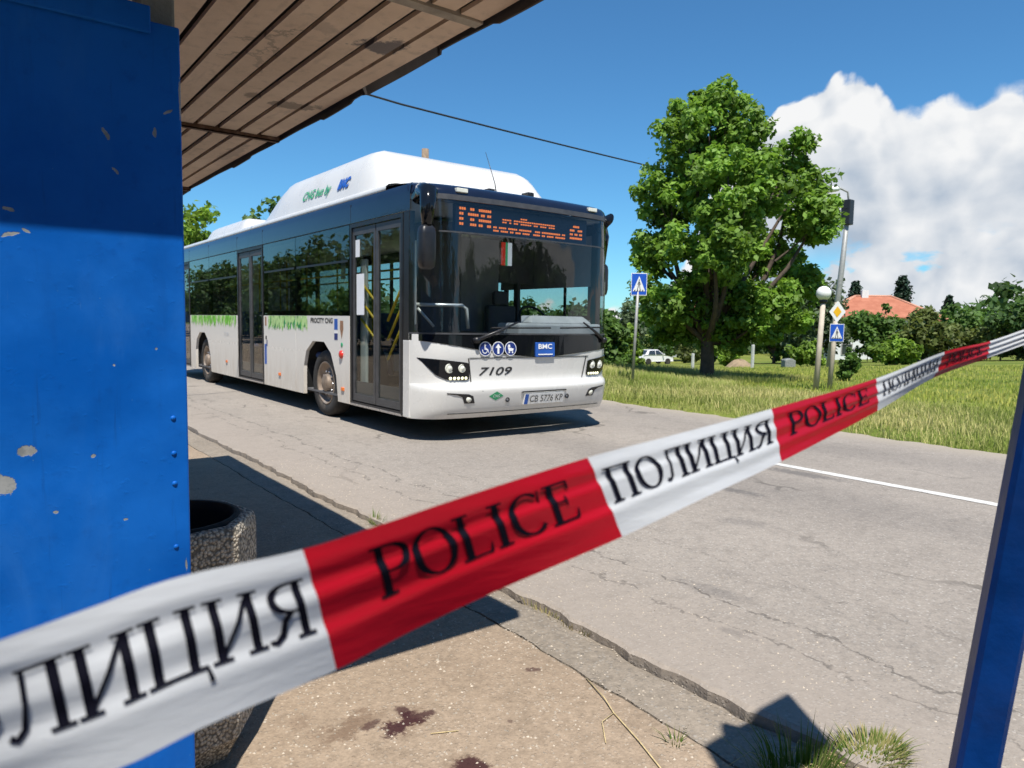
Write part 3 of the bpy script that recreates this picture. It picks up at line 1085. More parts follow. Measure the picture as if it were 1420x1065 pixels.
mb = MB(); add_text(mb, 'CNG bus by', 0.19, lambda x, y: (podpt(x, y)[0], podpt(x, y)[1], podpt(x, y)[2]), width=1.05, shear=0.2, bold=0.004)
mb.build('lettering', 'print_green', pd, fix=False)
mb = MB(); add_text(mb, 'BMC', 0.19, lambda x, y: (podpt(x + 1.3, y)[0], podpt(x + 1.3, y)[1], podpt(x, y)[2]), width=0.38, shear=0.2, bold=0.012)
mb.build('lettering', 'print_blue', pd, fix=False)

# floor, ceiling, rear wall, underframe
box('floor', (BX0 + 0.06, 7.35, 0.33), (BX1 - 0.06, 19.4, 0.36), 'inside_dark', BUS)
box('ceiling', (BX0 + 0.04, 7.30, 2.80), (BX1 - 0.04, 19.4, 2.83), 'inside_grey', BUS)
MB().box((BX0 + 0.005, 19.452, 0.28), (BX1 - 0.005, 19.49, 3.05)).build('rear_wall', 'bus_white', BUS)
box('underframe', (BX0 + 0.3, 8.0, 0.24), (BX1 - 0.3, 19.2, 0.328), 'black_matte', BUS)
MB().tube([(BX0 + 0.3, WF, 0.48), (BX1 - 0.3, WF, 0.48)], 0.09, 10).build('axle', 'black_matte', BUS)
MB().tube([(BX0 + 0.3, WR, 0.48), (BX1 - 0.3, WR, 0.48)], 0.14, 10).build('axle', 'black_matte', BUS)

# wheels
def wheel(xc, yc, out):
    """out = -1 wheel face towards -X"""
    zc = 0.485
    mb = MB().lathe([(0.31, 0.09 * 1), (0.33, 0.125), (0.40, 0.14), (0.455, 0.125), (0.478, 0.09), (0.485, 0.04), (0.485, -0.04), (0.478, -0.09), (0.455, -0.125), (0.33, -0.125), (0.31, -0.09)], (xc, yc, zc), 'X', 40)
    ty = mb.build('wheel', 'rubber', BUS)
    s = out
    mb = MB().lathe([(0.31, s * 0.09), (0.315, s * 0.118), (0.300, s * 0.122), (0.285, s * 0.105), (0.27, s * 0.05), (0.21, s * 0.035), (0.195, s * 0.06), (0.135, s * 0.072), (0.125, s * 0.125), (0.10, s * 0.14), (0.001, s * 0.145)], (xc, yc, zc), 'X', 32)
    rim = mb.build('rim', 'wheel_dusty', ty)
    mb = MB()
    for k in range(10):
        a = 2 * math.pi * k / 10
        mb.tube([(xc + s * 0.05, yc + 0.167 * math.cos(a), zc + 0.167 * math.sin(a)), (xc + s * 0.095, yc + 0.167 * math.cos(a), zc + 0.167 * math.sin(a))], 0.016, 6)
    mb.build('wheel_nut', 'steel', ty, kind='stuff')


for yc in (WF, WR):
    wheel(BX0 + 0.19, yc, -1)
    wheel(BX1 - 0.19, yc, 1)

# doors
def door(ya, yb, name, yellow):
    """two glazed leaves between ya and yb on the nearside"""
    mb = MB()
    for y0, y1, z0, z1 in ((ya, ya + 0.05, 0.30, 2.65), (yb - 0.05, yb, 0.30, 2.65), (ya + 0.05, yb - 0.05, 2.60, 2.65), (ya + 0.05, yb - 0.05, 0.285, 0.325)):
        mb.box((XS - 0.004, y0, z0), (XS + 0.06, y1, z1))
    dr = mb.build(name, 'black_trim', BUS)
    mid_ = (ya + yb) / 2
    for y0, y1 in ((ya + 0.055, mid_ - 0.012), (mid_ + 0.012, yb - 0.055)):
        mb = MB()
        f = 0.05
        for p in ((y0, y0 + f, 0.34, 2.59), (y1 - f, y1, 0.34, 2.59), (y0 + f, y1 - f, 2.50, 2.59), (y0 + f, y1 - f, 0.34, 0.43)):
            mb.box((XS + 0.012, p[0], p[2]), (XS + 0.05, p[1], p[3]))
        mb.build('leaf', 'grey_frame', dr)
        box('pane', (XS + 0.026, y0 + f, 0.43), (XS + 0.032, y1 - f, 2.50), 'door_glass', dr)
        box('kick_plate', (XS + 0.034, y0 + f, 0.42), (XS + 0.044, y1 - f, 0.60), 'inside_dark', dr)
    MB().box((XS - 0.012, ya + 0.02, 0.275), (XS + 0.05, yb - 0.02, 0.302)).build('sill', 'steel', dr)
    return dr


d1 = door(7.46, 8.90, 'front_door', True)
door(12.40, 13.84, 'middle_door', False)
door(17.44, 18.93, 'rear_door', False)
# corner post between windscreen and front door
MB().box((XS + 0.001, 7.315, 0.28), (XS + 0.08, 7.455, 2.66)).build('corner_post', 'black_trim', BUS, bevel=0.01)
box('corner_skirt', (XS - 0.001, 7.30, 0.275), (XS + 0.06, 7.452, 1.18), 'bus_white', BUS, bevel=0.006)
MB().box((BX1 - 0.08, 7.315, 1.25), (BX1 - 0.001, 7.445, 2.66)).build('corner_post', 'black_trim', BUS, bevel=0.01)
# yellow rails on the inner side of the front door, pale post, papers on the glass
for k in range(3):
    z = 1.62 - k * 0.24
    MB().tube([(XS + 0.10, 8.02, z - 0.22), (XS + 0.10, 7.60, z + 0.26)], 0.017, 8).build('handrail', 'yellow_rail', BUS)
    MB().tube([(XS + 0.10, 8.32, z + 0.0), (XS + 0.10, 8.78, z + 0.28)], 0.015, 8).build('handrail', 'yellow_rail', BUS)
box('door_notice', (XS + 0.0225, 8.53, 1.47), (XS + 0.0245, 8.75, 2.0), 'paper', d1)
box('door_notice', (XS + 0.0225, 8.66, 2.22), (XS + 0.0245, 8.78, 2.44), 'paper', d1)
box('window_notice', (XS + 0.014, 9.08, 1.95), (XS + 0.016, 9.22, 2.35), 'inside_grey', BUS)
MB().tube([(XS + 0.16, 7.52, 1.60), (XS + 0.75, 7.34, 1.60), (XS + 0.80, 7.32, 1.56), (XS + 0.82, 7.31, 1.32)], 0.022, 8).build('handrail', 'pale_rail', BUS)
MB().tube([(XS + 0.22, 7.5, 1.56), (XS + 0.40, 7.42, 1.34)], 0.016, 8).build('handrail', 'pale_rail', BUS)
box('door_post', (XS + 0.10, 7.47, 1.36), (XS + 0.19, 7.56, 2.35), 'cream_trim', BUS, bevel=0.01)
box('door_post', (XS + 0.12, 8.68, 0.55), (XS + 0.16, 8.85, 2.2), 'cream_trim', BUS, bevel=0.01)
# driver's place
mb = MB().box((5.55, 7.14, 1.18), (6.98, 7.62, 1.40))
mb.prism([(5.75, 7.16, 1.40), (6.85, 7.16, 1.40), (6.80, 7.3, 1.50), (5.85, 7.3, 1.50)], (0, 0.22, 0))
mb.build('dashboard', 'dash_grey', BUS, bevel=0.03)
mb = MB(); rows = []
for k in range(20):
    a = 2 * math.pi * k / 20
    rows.append((6.25 + 0.23 * math.cos(a), 7.72 + 0.12 * math.sin(a), 1.46 + 0.17 * math.sin(a)))
mb.tube(rows + [rows[0]], 0.017, 6, caps=False); mb.tube([(6.02, 7.72, 1.46), (6.48, 7.72, 1.46)], 0.02, 6); mb.tube([(6.25, 7.72, 1.46), (6.25, 7.6, 1.25)], 0.03, 6)
mb.build('steering_wheel', 'black_trim', BUS)
mb = MB().box((5.98, 7.98, 0.75), (6.52, 8.5, 0.92)).box((6.0, 8.44, 0.92), (6.5, 8.58, 1.65)).box((6.12, 8.46, 1.65), (6.38, 8.56, 1.86)).box((6.1, 8.1, 0.36), (6.4, 8.4, 0.75))
mb.build('driver_seat', 'inside_dark', BUS, bevel=0.04)
box('driver_partition', (5.50, 8.72, 0.36), (7.05, 8.78, 1.42), 'partition_grey', BUS)
mb = MB()
mb.box((5.50, 8.70, 1.42), (5.56, 8.80, 2.55)); mb.box((5.42, 7.75, 0.36), (5.48, 8.7, 1.28)); mb.box((6.38, 8.72, 2.0), (7.05, 8.78, 2.62)); mb.box((6.72, 8.70, 1.42), (6.77, 8.80, 2.0))
mb.build('driver_screen', 'inside_dark', BUS, kind='stuff')
box('sun_blind', (7.062, 7.46, 1.93), (7.068, 9.6, 2.64), 'partition_grey', BUS)
box('window_bar', (7.06, 7.98, 1.45), (7.075, 8.03, 1.93), 'black_trim', BUS)
box('cab_back_panel', (5.56, 8.72, 1.42), (6.37, 8.78, 2.62), 'partition_grey', BUS)
MB().box((4.98, 8.3, 1.25), (5.44, 8.9, 2.75)).build('dark_reflection_box', 'inside_dark', BUS, bevel=0.02)  # dark box standing in for the dark reflection on the windscreen
mb = MB().box((5.93, 7.55, 1.92), (6.16, 7.57, 2.2))
# pennant: three bands
for k, mm in enumerate(('lamp_red', 'print_green', 'print_white')):
    pass
pen = MB().box((5.24, 7.12, 2.10), (5.30, 7.13, 2.38)).build('pennant', 'lamp_red', BUS)
box('pennant_band', (5.301, 7.12, 2.10), (5.335, 7.13, 2.38), 'print_green', pen)
box('pennant_band', (5.336, 7.12, 2.10), (5.40, 7.13, 2.38), 'print_white', pen)
# passenger seats
seat_me = None
n_s = 0
for row, y in enumerate((9.5, 10.3, 11.1, 11.9, 14.3, 15.1, 15.9, 16.7, 17.9, 18.7)):
    for col, x in enumerate((4.45, 4.92, 6.28, 6.75)):
        if x < 5.2 and y < 9.6:
            continue
        if seat_me is None:
            mb = MB().box((-0.21, -0.2, 0.0), (0.21, 0.24, 0.09)).box((-0.21, 0.2, 0.09), (0.21, 0.29, 0.72)).box((-0.04, 0.0, -0.42), (0.04, 0.12, 0.0))
            s = mb.build('passenger_seat', 'seat_blue', BUS, org=Vector((0, 0, 0)), bevel=0.03)
            seat_me = s
        else:
            s = copy_obj(seat_me, BUS)
        s.location = Vector((x, y, 0.82)) - ORIGIN[BUS.name]
for x in (5.05, 6.1):
    for y in (9.1, 10.9, 12.35, 13.95, 15.6, 17.3):
        MB().tube([(x, y, 0.36), (x, y, 2.80)], 0.018, 8).build('grab_pole', 'yellow_rail' if y > 12 else 'pale_rail', BUS)
for x in (5.05, 6.1):
    MB().tube([(x, 9.1, 2.15), (x, 18.6, 2.15)], 0.016, 8).build('grab_rail', 'yellow_rail', BUS)

# mirrors
def mirror(s, x, y, z0, z1, ax, ay):
    mb = MB()
    arm = [(ax, ay, 2.80), (ax + (x - ax) * 0.35, ay - 0.20, 2.84), (ax + (x - ax) * 0.75, y + 0.02, 2.78), (x, y - 0.02, 2.62), (x, y, z1 - 0.03)]
    mb.tube(arm, [0.085, 0.095, 0.10, 0.085, 0.05], 12)
    mr = mb.build('mirror', 'black_gloss', BUS)
    mb = MB()
    rows = []
    for zz, k in ((z0, 0.55), (z0 + 0.03, 0.85), (z0 + 0.10, 1.0), ((z0 + z1) / 2, 1.0), (z1 - 0.09, 1.0), (z1 - 0.03, 0.9), (z1, 0.6)):
        rows.append([(x + 0.095 * k * math.copysign(abs(math.cos(a)) ** 0.5, math.cos(a)), y + 0.075 * k * math.copysign(abs(math.sin(a)) ** 0.6, math.sin(a)), zz) for a in (2 * math.pi * j / 20 for j in range(20))])
    mb.grid(rows, close_u=True); mb.poly(rows[0]); mb.poly(rows[-1])
    mb.build('mirror_head', 'black_trim', mr)


mirror(-1, 3.985, 6.78, 1.96, 2.43, 4.13, 7.22)
mirror(1, 7.19, 7.38, 1.80, 2.25, 7.10, 7.40)
# wipers
def wiper(p, q, r0, r1):
    mb = MB()
    a, b_ = FP(p[0], p[1], 0.035), FP(q[0], q[1], 0.03)
    mb.tube([a, (a + b_) / 2 + Vector((0, -0.02, 0)), b_], [0.024, 0.018, 0.011], 6)
    mb.lathe([(0.035, 0.03), (0.035, -0.03), (0.001, -0.03)], a, 'Y', 12)
    wp = mb.build('wiper', 'black_trim', BUS)
    MB().tube([FP(r0[0] + (r1[0] - r0[0]) * k / 8, r0[1] + (r1[1] - r0[1]) * k / 8, 0.012) for k in range(9)], 0.011, 6).build('wiper_blade', 'black_matte', wp)


wiper((4.73, 1.19), (5.32, 1.41), (4.95, 1.335), (5.85, 1.345))
wiper((6.86, 1.19), (6.42, 1.42), (6.02, 1.345), (6.80, 1.36))

# side details: leaf print, lettering, stickers, lamps
def leaves(ya, yb, n, mats_, parent):
    for mi, mm in enumerate(mats_):
        mb = MB()
        for k in range(n):
            y = random.uniform(ya, yb); L = random.uniform(0.10, 0.27); a = random.uniform(-0.55, 0.55); wd = random.uniform(0.025, 0.05)
            zt = 1.452
            x = XS - 0.0012 - 0.0007 * mi - 0.00002 * k
            tip = (y + L * math.sin(a), zt - L * math.cos(a))
            pts = [(y - wd * 0.5, zt), (y + wd * 0.5, zt), (y + wd + 0.5 * L * math.sin(a), zt - 0.5 * L * math.cos(a)), tip, (y - wd + 0.5 * L * math.sin(a), zt - 0.5 * L * math.cos(a))]
            mb.poly([(x, min(max(p, ya - 0.02), yb + 0.02), min(z, 1.452)) for p, z in pts])
        mb.build('leaf_print', mm, parent, fix=False)


leaves(10.42, 10.86, 14, ('leaf_print', 'leaf_print_dark', 'leaf_print_pale'), pA)
leaves(10.92, 12.12, 38, ('leaf_print', 'leaf_print_dark', 'leaf_print_pale'), pB)
leaves(13.95, 17.3, 60, ('leaf_print_pale', 'leaf_print_pale', 'leaf_print'), pC)


def side_text(body, size, y, z, width, mm, parent, **kw):
    mb = MB(); add_text(mb, body, size, lambda u, v: (XS - 0.003, y - u, z + v), width=width, **kw)
    return mb.build('lettering', mm, parent, fix=False)


side_text('PROCITY CNG', 0.10, 10.27, 1.355, 0.80, 'print_black', pA, bold=0.003)
side_text('7109', 0.11, 14.75, 1.05, 0.30, 'inside_grey', pC)
side_text('7109', 0.11, 14.95, 1.0, 0.001, 'inside_grey', pC) if False else None
for k, (y, z, hy, hz, mm, pp) in enumerate(((9.36, 1.34, 0.055, 0.075, 'print_blue', pA), (9.36, 1.235, 0.05, 0.022, 'print_white', pA), (9.36, 1.17, 0.055, 0.045, 'print_navy', pA),
                                     (12.27, 1.36, 0.035, 0.075, 'crest_print', pB), (12.29, 0.80, 0.05, 0.17, 'print_blue', pB), (12.26, 1.08, 0.03, 0.03, 'print_black', pB), (12.22, 0.99, 0.02, 0.05, 'print_navy', pB))):
    box('sticker', (XS - 0.003, y - hy, z - hz), (XS - 0.001, y + hy, z + hz), mm, pp)
mb = MB()
mb.poly([(XS - 0.003, 9.17 + a, 1.30 + b_) for a, b_ in ((-0.05, 0.09), (0.05, 0.09), (0.055, -0.02), (0.03, -0.08), (0.0, -0.16), (-0.03, -0.08), (-0.055, -0.02))])
mb.build('crest', 'crest_print', pA)
MB().lathe([(0.035, 0.0), (0.03, -0.004), (0.001, -0.005)], (XS, 9.17, 1.06), 'X', 14).build('round_sticker', 'print_green', pA)
MB().lathe([(0.058, 0.0), (0.054, -0.02), (0.03, -0.032), (0.001, -0.036)], (XS, 9.18, 0.93), 'X', 18).build('side_reflector', 'lamp_red', pA)
for y, z, pp in ((9.13, 0.46, pA), (11.6, 0.50, pB), (14.6, 0.55, pC)):
    MB().box((XS - 0.018, y - 0.045, z - 0.025), (XS - 0.0005, y + 0.045, z + 0.025)).build('side_marker', 'lamp_amber', pp, bevel=0.008)

# ------------------------------------------------------------------ bus shelter
m, t, b = base_mat('shelter_blue')
g0 = t.n('ShaderNodeNewGeometry').outputs['Position']
sp = t.n('ShaderNodeSeparateXYZ'); t.link(g0, sp.inputs[0])
cb = t.n('ShaderNodeCombineXYZ'); t.link(sp.outputs[0], cb.inputs[0]); t.link(sp.outputs[2], cb.inputs[1]); t.link(t.math('MULTIPLY', sp.outputs[1], 0.5), cb.inputs[2])
g = cb.outputs[0]
n1 = t.noise(g, 2.2, 6.0, 0.6); n2 = t.noise(g, 28.0, 5.0, 0.6); n3 = t.noise(t.vmath('MULTIPLY', g, (7.0, 0.8, 1)), 2.0, 5.0, 0.6)
c = t.mix(t.maprange(n1, 0.3, 0.7), (0.001, 0.084, 0.385), (0.006, 0.125, 0.50))
c = t.mix(t.math('MULTIPLY', t.maprange(n2, 0.55, 0.75), 0.25), c, (0.002, 0.045, 0.24))
c = t.mix(t.math('MULTIPLY', t.maprange(n3, 0.55, 0.8), 0.35), c, (0.004, 0.05, 0.22))
wn = t.n('ShaderNodeTexNoise'); t.link(g, wn.inputs['Vector']); wn.inputs['Scale'].default_value = 38.0; wn.inputs['Detail'].default_value = 8.0; wn.inputs['Roughness'].default_value = 0.72
warp = t.vmath('SUBTRACT', wn.outputs[1], (0.5, 0.5, 0.5))
chips = None
for cx, cz, rx, rz, ang in ((0.102, 1.085, 0.019, 0.013, 0), (0.055, 1.010, 0.022, 0.028, 20), (0.235, 1.061, 0.006, 0.005, 0), (0.283, 1.831, 0.005, 0.016, 30), (0.389, 1.853, 0.005, 0.011, 0),
                            (0.423, 1.908, 0.012, 0.004, 40), (0.300, 1.748, 0.011, 0.003, -50), (0.086, 1.635, 0.014, 0.005, -20), (0.088, 1.579, 0.02, 0.005, 15), (0.118, 1.590, 0.010, 0.004, -30),
                            (0.154, 0.934, 0.006, 0.004, 0), (0.301, 0.893, 0.006, 0.003, 0), (0.285, 1.28, 0.003, 0.003, 0), (0.38, 1.32, 0.003, 0.003, 0), (0.440, 0.75, 0.003, 0.02, 0), (0.449, 1.95, 0.003, 0.06, 0)):
    k = blot(t, g, warp, cx, cz, rx, rz, ang, 0.16)
    chips = k if chips is None else t.math('MAXIMUM', chips, k)
sv = t.voronoi(g, 34.0); sc_ = t.voronoi(g, 34.0, out='Color')
ss = t.n('ShaderNodeSeparateColor'); t.link(sc_, ss.inputs[0])
speck = t.math('MULTIPLY', t.maprange(sv, 0.07, 0.03), t.maprange(ss.outputs[0], 0.80, 0.84))
# faded sweeps, fine scratches and grime runs below the rivets
fade = t.noise(t.vmath('MULTIPLY', g, (1.0, 0.35, 1)), 5.0, 5.0, 0.6, 0.8)
c = t.mix(t.math('MULTIPLY', t.maprange(fade, 0.52, 0.72), 0.30), c, (0.03, 0.16, 0.50))
scr = t.noise(t.vmath('MULTIPLY', g, (60.0, 4.0, 1)), 2.0, 3.0, 0.6)
c = t.mix(t.math('MULTIPLY', t.maprange(scr, 0.70, 0.78), 0.35), c, (0.06, 0.20, 0.50))
run = t.noise(t.vmath('MULTIPLY', g, (16.0, 0.9, 1)), 2.6, 5.0, 0.65)
c = t.mix(t.math('MULTIPLY', t.maprange(run, 0.60, 0.78), 0.5), c, (0.006, 0.035, 0.14))
chipcol = t.mix(t.maprange(n2, 0.4, 0.6), (0.20, 0.215, 0.22), (0.30, 0.31, 0.31))
c = t.mix(chips, c, chipcol)
c = t.mix(t.math('MULTIPLY', speck, 0.8), c, (0.08, 0.22, 0.38))
t.link(c, b.inputs['Base Color'])
b.inputs['Specular IOR Level'].default_value = 0.16
t.put(b.inputs['Roughness'], t.maprange(n1, 0.3, 0.7, 0.36, 0.5))
bp = t.n('ShaderNodeBump'); bp.inputs['Strength'].default_value = 0.55; bp.inputs['Distance'].default_value = 0.02
h = t.math('ADD', t.math('MULTIPLY', t.noise(g, 2.6, 2.0, 0.45, 0.3), 1.7), t.math('MULTIPLY', n2, 0.05))
h = t.math('SUBTRACT', h, t.math('MULTIPLY', chips, 0.06))
h = t.math('ADD', h, t.math('MULTIPLY', t.maprange(t.noise(g, 46.0, 3.0), 0.62, 0.78), 0.035))
t.link(h, bp.inputs['Height']); t.link(bp.outputs[0], b.inputs['Normal'])

m, t, b = base_mat('soffit_board')
g = t.n('ShaderNodeNewGeometry').outputs['Position']
n1 = t.noise(g, 2.6, 6.0, 0.62); n2 = t.noise(g, 17.0, 6.0, 0.65); n3 = t.noise(t.vmath('MULTIPLY', g, (4.0, 0.7, 1)), 6.0, 5.0, 0.6)
c = t.mix(t.maprange(n1, 0.3, 0.7), (0.68, 0.505, 0.37), (0.82, 0.63, 0.475))
c = t.mix(t.math('MULTIPLY', t.maprange(n2, 0.5, 0.75), 0.35), c, (0.33, 0.245, 0.185))
c = t.mix(t.math('MULTIPLY', t.maprange(n3, 0.55, 0.75), 0.35), c, (0.40, 0.30, 0.23))
wn = t.n('ShaderNodeTexNoise'); t.link(g, wn.inputs['Vector']); wn.inputs['Scale'].default_value = 14.0; wn.inputs['Detail'].default_value = 7.0; wn.inputs['Roughness'].default_value = 0.7
warp = t.vmath('SUBTRACT', wn.outputs[1], (0.5, 0.5, 0.5))
# old damp marks, a dark patch and rubbed-out scrawl
for cx, cy, rx, ry, an, k, col in ((1.25, 2.47, 0.085, 0.10, 20, 0.85, (0.10, 0.095, 0.11)), (1.27, 3.40, 0.14, 0.075, -12, 0.7, (0.17, 0.13, 0.10)), (1.08, 3.38, 0.04, 0.05, 0, 0.6, (0.17, 0.12, 0.09)),
                                   (0.90, 2.62, 0.015, 0.20, 35, 0.5, (0.22, 0.17, 0.13)), (0.93, 2.72, 0.015, 0.16, -30, 0.5, (0.22, 0.17, 0.13)), (0.88, 2.86, 0.013, 0.18, 40, 0.45, (0.22, 0.17, 0.13)), (0.96, 2.95, 0.013, 0.15, -25, 0.4, (0.22, 0.17, 0.13)),
                                   (1.02, 2.45, 0.06, 0.06, 0, 0.3, (0.25, 0.19, 0.15)), (1.33, 4.6, 0.06, 0.3, 0, 0.4, (0.26, 0.2, 0.16)), (0.7, 3.6, 0.1, 0.3, 0, 0.3, (0.26, 0.2, 0.16))):
    c = t.mix(t.math('MULTIPLY', blot(t, g, warp, cx, cy, rx, ry, an, 0.35), k), c, col)
t.link(c, b.inputs['Base Color']); b.inputs['Roughness'].default_value = 0.8
bp = t.n('ShaderNodeBump'); bp.inputs['Strength'].default_value = 0.25; bp.inputs['Distance'].default_value = 0.01
t.link(n2, bp.inputs['Height']); t.link(bp.outputs[0], b.inputs['Normal'])
mat('roof_sheet', (0.06, 0.05, 0.045), 0.85, var=0.3, scale=5)
mat('rusty_iron', (0.115, 0.062, 0.040), 0.85, var=0.4, scale=18, bump=0.6, bscale=60, dirt=(0.28, 0.22, 0.18), dirt_amt=0.5)
mat('pale_batten', (0.36, 0.31, 0.25), 0.85, var=0.2, scale=12, bump=0.4, bscale=50)
mat('weathered_concrete', (0.22, 0.23, 0.215), 0.9, var=0.2, scale=14, bump=0.5, bscale=60)
mat('post_blue', (0.001, 0.030, 0.150), 0.45, spec=0.2, var=0.25, scale=7, bump=0.15, bscale=30, dirt=(0.02, 0.03, 0.08), dirt_amt=0.4)  # darkened navy: shade on the post is put into its colour

SH = thing('bus_shelter', (0.2, 4.2, -0.042), 'bus shelter with blue sheet-metal side wall and board-lined flat roof', 'shelter')
RZ = 2.40
RX0, RX1, RY0, RY1 = -1.30, 1.42, 1.664, 6.62
# roof deck above the boards and its ragged fascia
rf = MB().box((RX0, RY0, RZ + 0.075), (RX1 - 0.02, RY1, RZ + 0.14)).build('roof', 'roof_sheet', SH)
# each board of the soffit
pitch = 0.109
first = 1.413
bay = [(RY0 + 0.004, 2.045), (2.095, 4.04), (4.075, 6.02), (6.06, RY1 - 0.004)]
k = 0
xe = first
while xe > RX0 + 0.05:
    x1, x0 = xe, max(RX0, xe - pitch + 0.020)
    for ya, yb in bay:
        dz = random.uniform(0, 0.005)
        sag = random.uniform(0.0, 0.003)
        mb = MB()
        n = 7
        rowsb, rowst = [], []
        j0, j1 = random.uniform(0, 0.004), random.uniform(0, 0.004)
        for q in range(n):
            y = ya + (yb - ya) * q / (n - 1)
            wv = sag * math.sin(math.pi * q / (n - 1))
            rowsb.append([(x0 + j0, y, RZ + dz + wv), (x1 - j1, y, RZ + dz + wv + random.uniform(-0.001, 0.001))])
            rowst.append([(x0 + j0, y, RZ + dz + wv + 0.016), (x1 - j1, y, RZ + dz + wv + 0.016)])
        loop = [[b_[0], b_[1], c_[1], c_[0]] for b_, c_ in zip(rowsb, rowst)]
        mb.grid(loop, smooth=False, close_u=True)
        mb.poly(loop[0]); mb.poly(loop[-1])
        mb.build('board', 'soffit_board', rf)
    xe -= pitch
# cross battens
MB().box((RX0, 2.047, RZ - 0.006), (RX1 - 0.004, 2.093, RZ + 0.06)).build('batten', 'pale_batten', rf)
for yb in (4.042, 6.024):
    mb = MB()
    mb.box((RX0, yb, RZ - 0.020), (RX1 + 0.01, yb + 0.006, RZ + 0.07)); mb.box((RX0, yb, RZ - 0.020), (RX1 + 0.01, yb + 0.034, RZ - 0.014))
    mb.build('batten', 'rusty_iron', rf)
# ragged metal edge along the road side
rows = []
for q in range(140):
    y = RY0 - 0.01 + (RY1 - RY0 + 0.02) * q / 139
    dr = 0.006 + 0.004 * math.sin(y * 6.0) * math.sin(y * 2.3) + (0.010 if math.sin(y * 4.3) > 0.75 else 0)
    off = 0.004 * math.sin(y * 2.0) + (0.020 if 2.35 < y < 3.0 else 0)
    rows.append([(RX1 - 0.004, y, RZ + 0.15), (RX1 + 0.012 + off, y, RZ + 0.145), (RX1 + 0.016 + off, y, RZ - 0.004 - dr), (RX1 + 0.008 + off, y, RZ - 0.004 - dr), (RX1 + 0.002, y, RZ + 0.13)])
MB().grid(rows, smooth=False).build('fascia', 'roof_sheet', rf)
mb = MB()
mb.box((RX0 - 0.01, RY0 - 0.016, RZ - 0.01), (RX1 + 0.01, RY0 - 0.001, RZ + 0.15))
mb.box((RX0 - 0.01, RY1 + 0.001, RZ - 0.015), (RX1 + 0.01, RY1 + 0.014, RZ + 0.15))
mb.build('end_trim', 'roof_sheet', rf)
# side wall sheet, folded rim, rivets
WY = 1.98
wall = MB().box((-1.22, WY, 0.02), (0.452, WY + 0.028, 2.118)).build('side_wall', 'shelter_blue', SH, bevel=0.005)
mb = MB().box((-1.22, WY - 0.010, 2.085), (0.385, WY - 0.0005, 2.150))
mb.build('wall_trim', 'shelter_blue', wall, bevel=0.004)
riv = None
for z in (1.141, 1.049, 0.970, 0.802, 0.707, 0.58, 0.45, 0.30):
    mb = MB().lathe([(0.0068, 0.0), (0.0064, -0.002), (0.004, -0.004), (0.0005, -0.0048)], (0, 0, 0), 'Y', 14)
    if riv is None:
        riv = mb.build('rivet', 'shelter_blue', wall, org=Vector((0, 0, 0)))
        o = riv
    else:
        o = copy_obj(riv, wall)
    o.location = Vector((0.416, WY + 0.0006, z)) - ORIGIN[SH.name]
MB().box((0.365, WY + 0.030, -0.05), (0.449, WY + 0.11, RZ + 0.08)).build('post', 'weathered_concrete', SH, bevel=0.008)
for x, y in ((-1.2, 2.05), (-1.2, 6.3), (0.40, 6.3)):
    MB().box((x - 0.04, y - 0.04, -0.05), (x + 0.04, y + 0.04, RZ + 0.08)).build('post', 'weathered_concrete', SH, bevel=0.008)
MB().box((-1.235, 2.03, 0.05), (-1.215, 6.25, 2.1)).build('back_wall', 'shelter_blue', SH)
MB().box((-1.16, 6.30, 0.05), (0.36, 6.325, 2.1)).build('far_wall', 'shelter_blue', SH)

# ------------------------------------------------------------------ concrete litter bin
m, t, b = base_mat('exposed_aggregate')
g = t.n('ShaderNodeTexCoord').outputs['Object']
vo = t.n('ShaderNodeTexVoronoi'); t.link(g, vo.inputs['Vector']); vo.inputs['Scale'].default_value = 95.0
sc = t.n('ShaderNodeSeparateColor'); t.link(vo.outputs['Color'], sc.inputs[0])
c = t.mix(sc.outputs[0], (0.34, 0.29, 0.225), (0.60, 0.53, 0.43))
c = t.mix(t.maprange(vo.outputs['Distance'], 0.40, 0.70), c, (0.15, 0.135, 0.11))
t.link(c, b.inputs['Base Color']); b.inputs['Roughness'].default_value = 0.9
bp = t.n('ShaderNodeBump'); bp.inputs['Strength'].default_value = 1.0; bp.inputs['Distance'].default_value = 0.006
t.link(t.math('SUBTRACT', 1.0, vo.outputs['Distance']), bp.inputs['Height']); t.link(bp.outputs[0], b.inputs['Normal'])
BC = (0.505, 2.50)
lb = thing('litter_bin', (BC[0], BC[1], -0.042), 'octagonal concrete litter bin with pebbled sides beside the blue shelter wall', 'bin')
def octa(r_, z, a0=22.5 + 12):
    return [(BC[0] + r_ * math.cos(R(a0 + 45 * k)), BC[1] + r_ * math.sin(R(a0 + 45 * k)), z) for k in range(8)]
mb = MB()
mb.grid([octa(0.205, -0.045), octa(0.262, 0.05), octa(0.272, 0.30), octa(0.272, 0.715), octa(0.262, 0.745), octa(0.225, 0.745), octa(0.215, 0.725), octa(0.205, 0.15)], smooth=False, close_u=True)
mb.poly(octa(0.205, 0.15)); mb.poly(octa(0.205, -0.045))
mb.build('shell', 'exposed_aggregate', lb, bevel=0.008)
mb = MB().lathe([(0.212, 0.733), (0.218, 0.752), (0.200, 0.752), (0.192, 0.72), (0.185, 0.22), (0.001, 0.20)], (BC[0], BC[1], 0), 'Z', 28)
mb.build('liner', 'black_matte', lb)

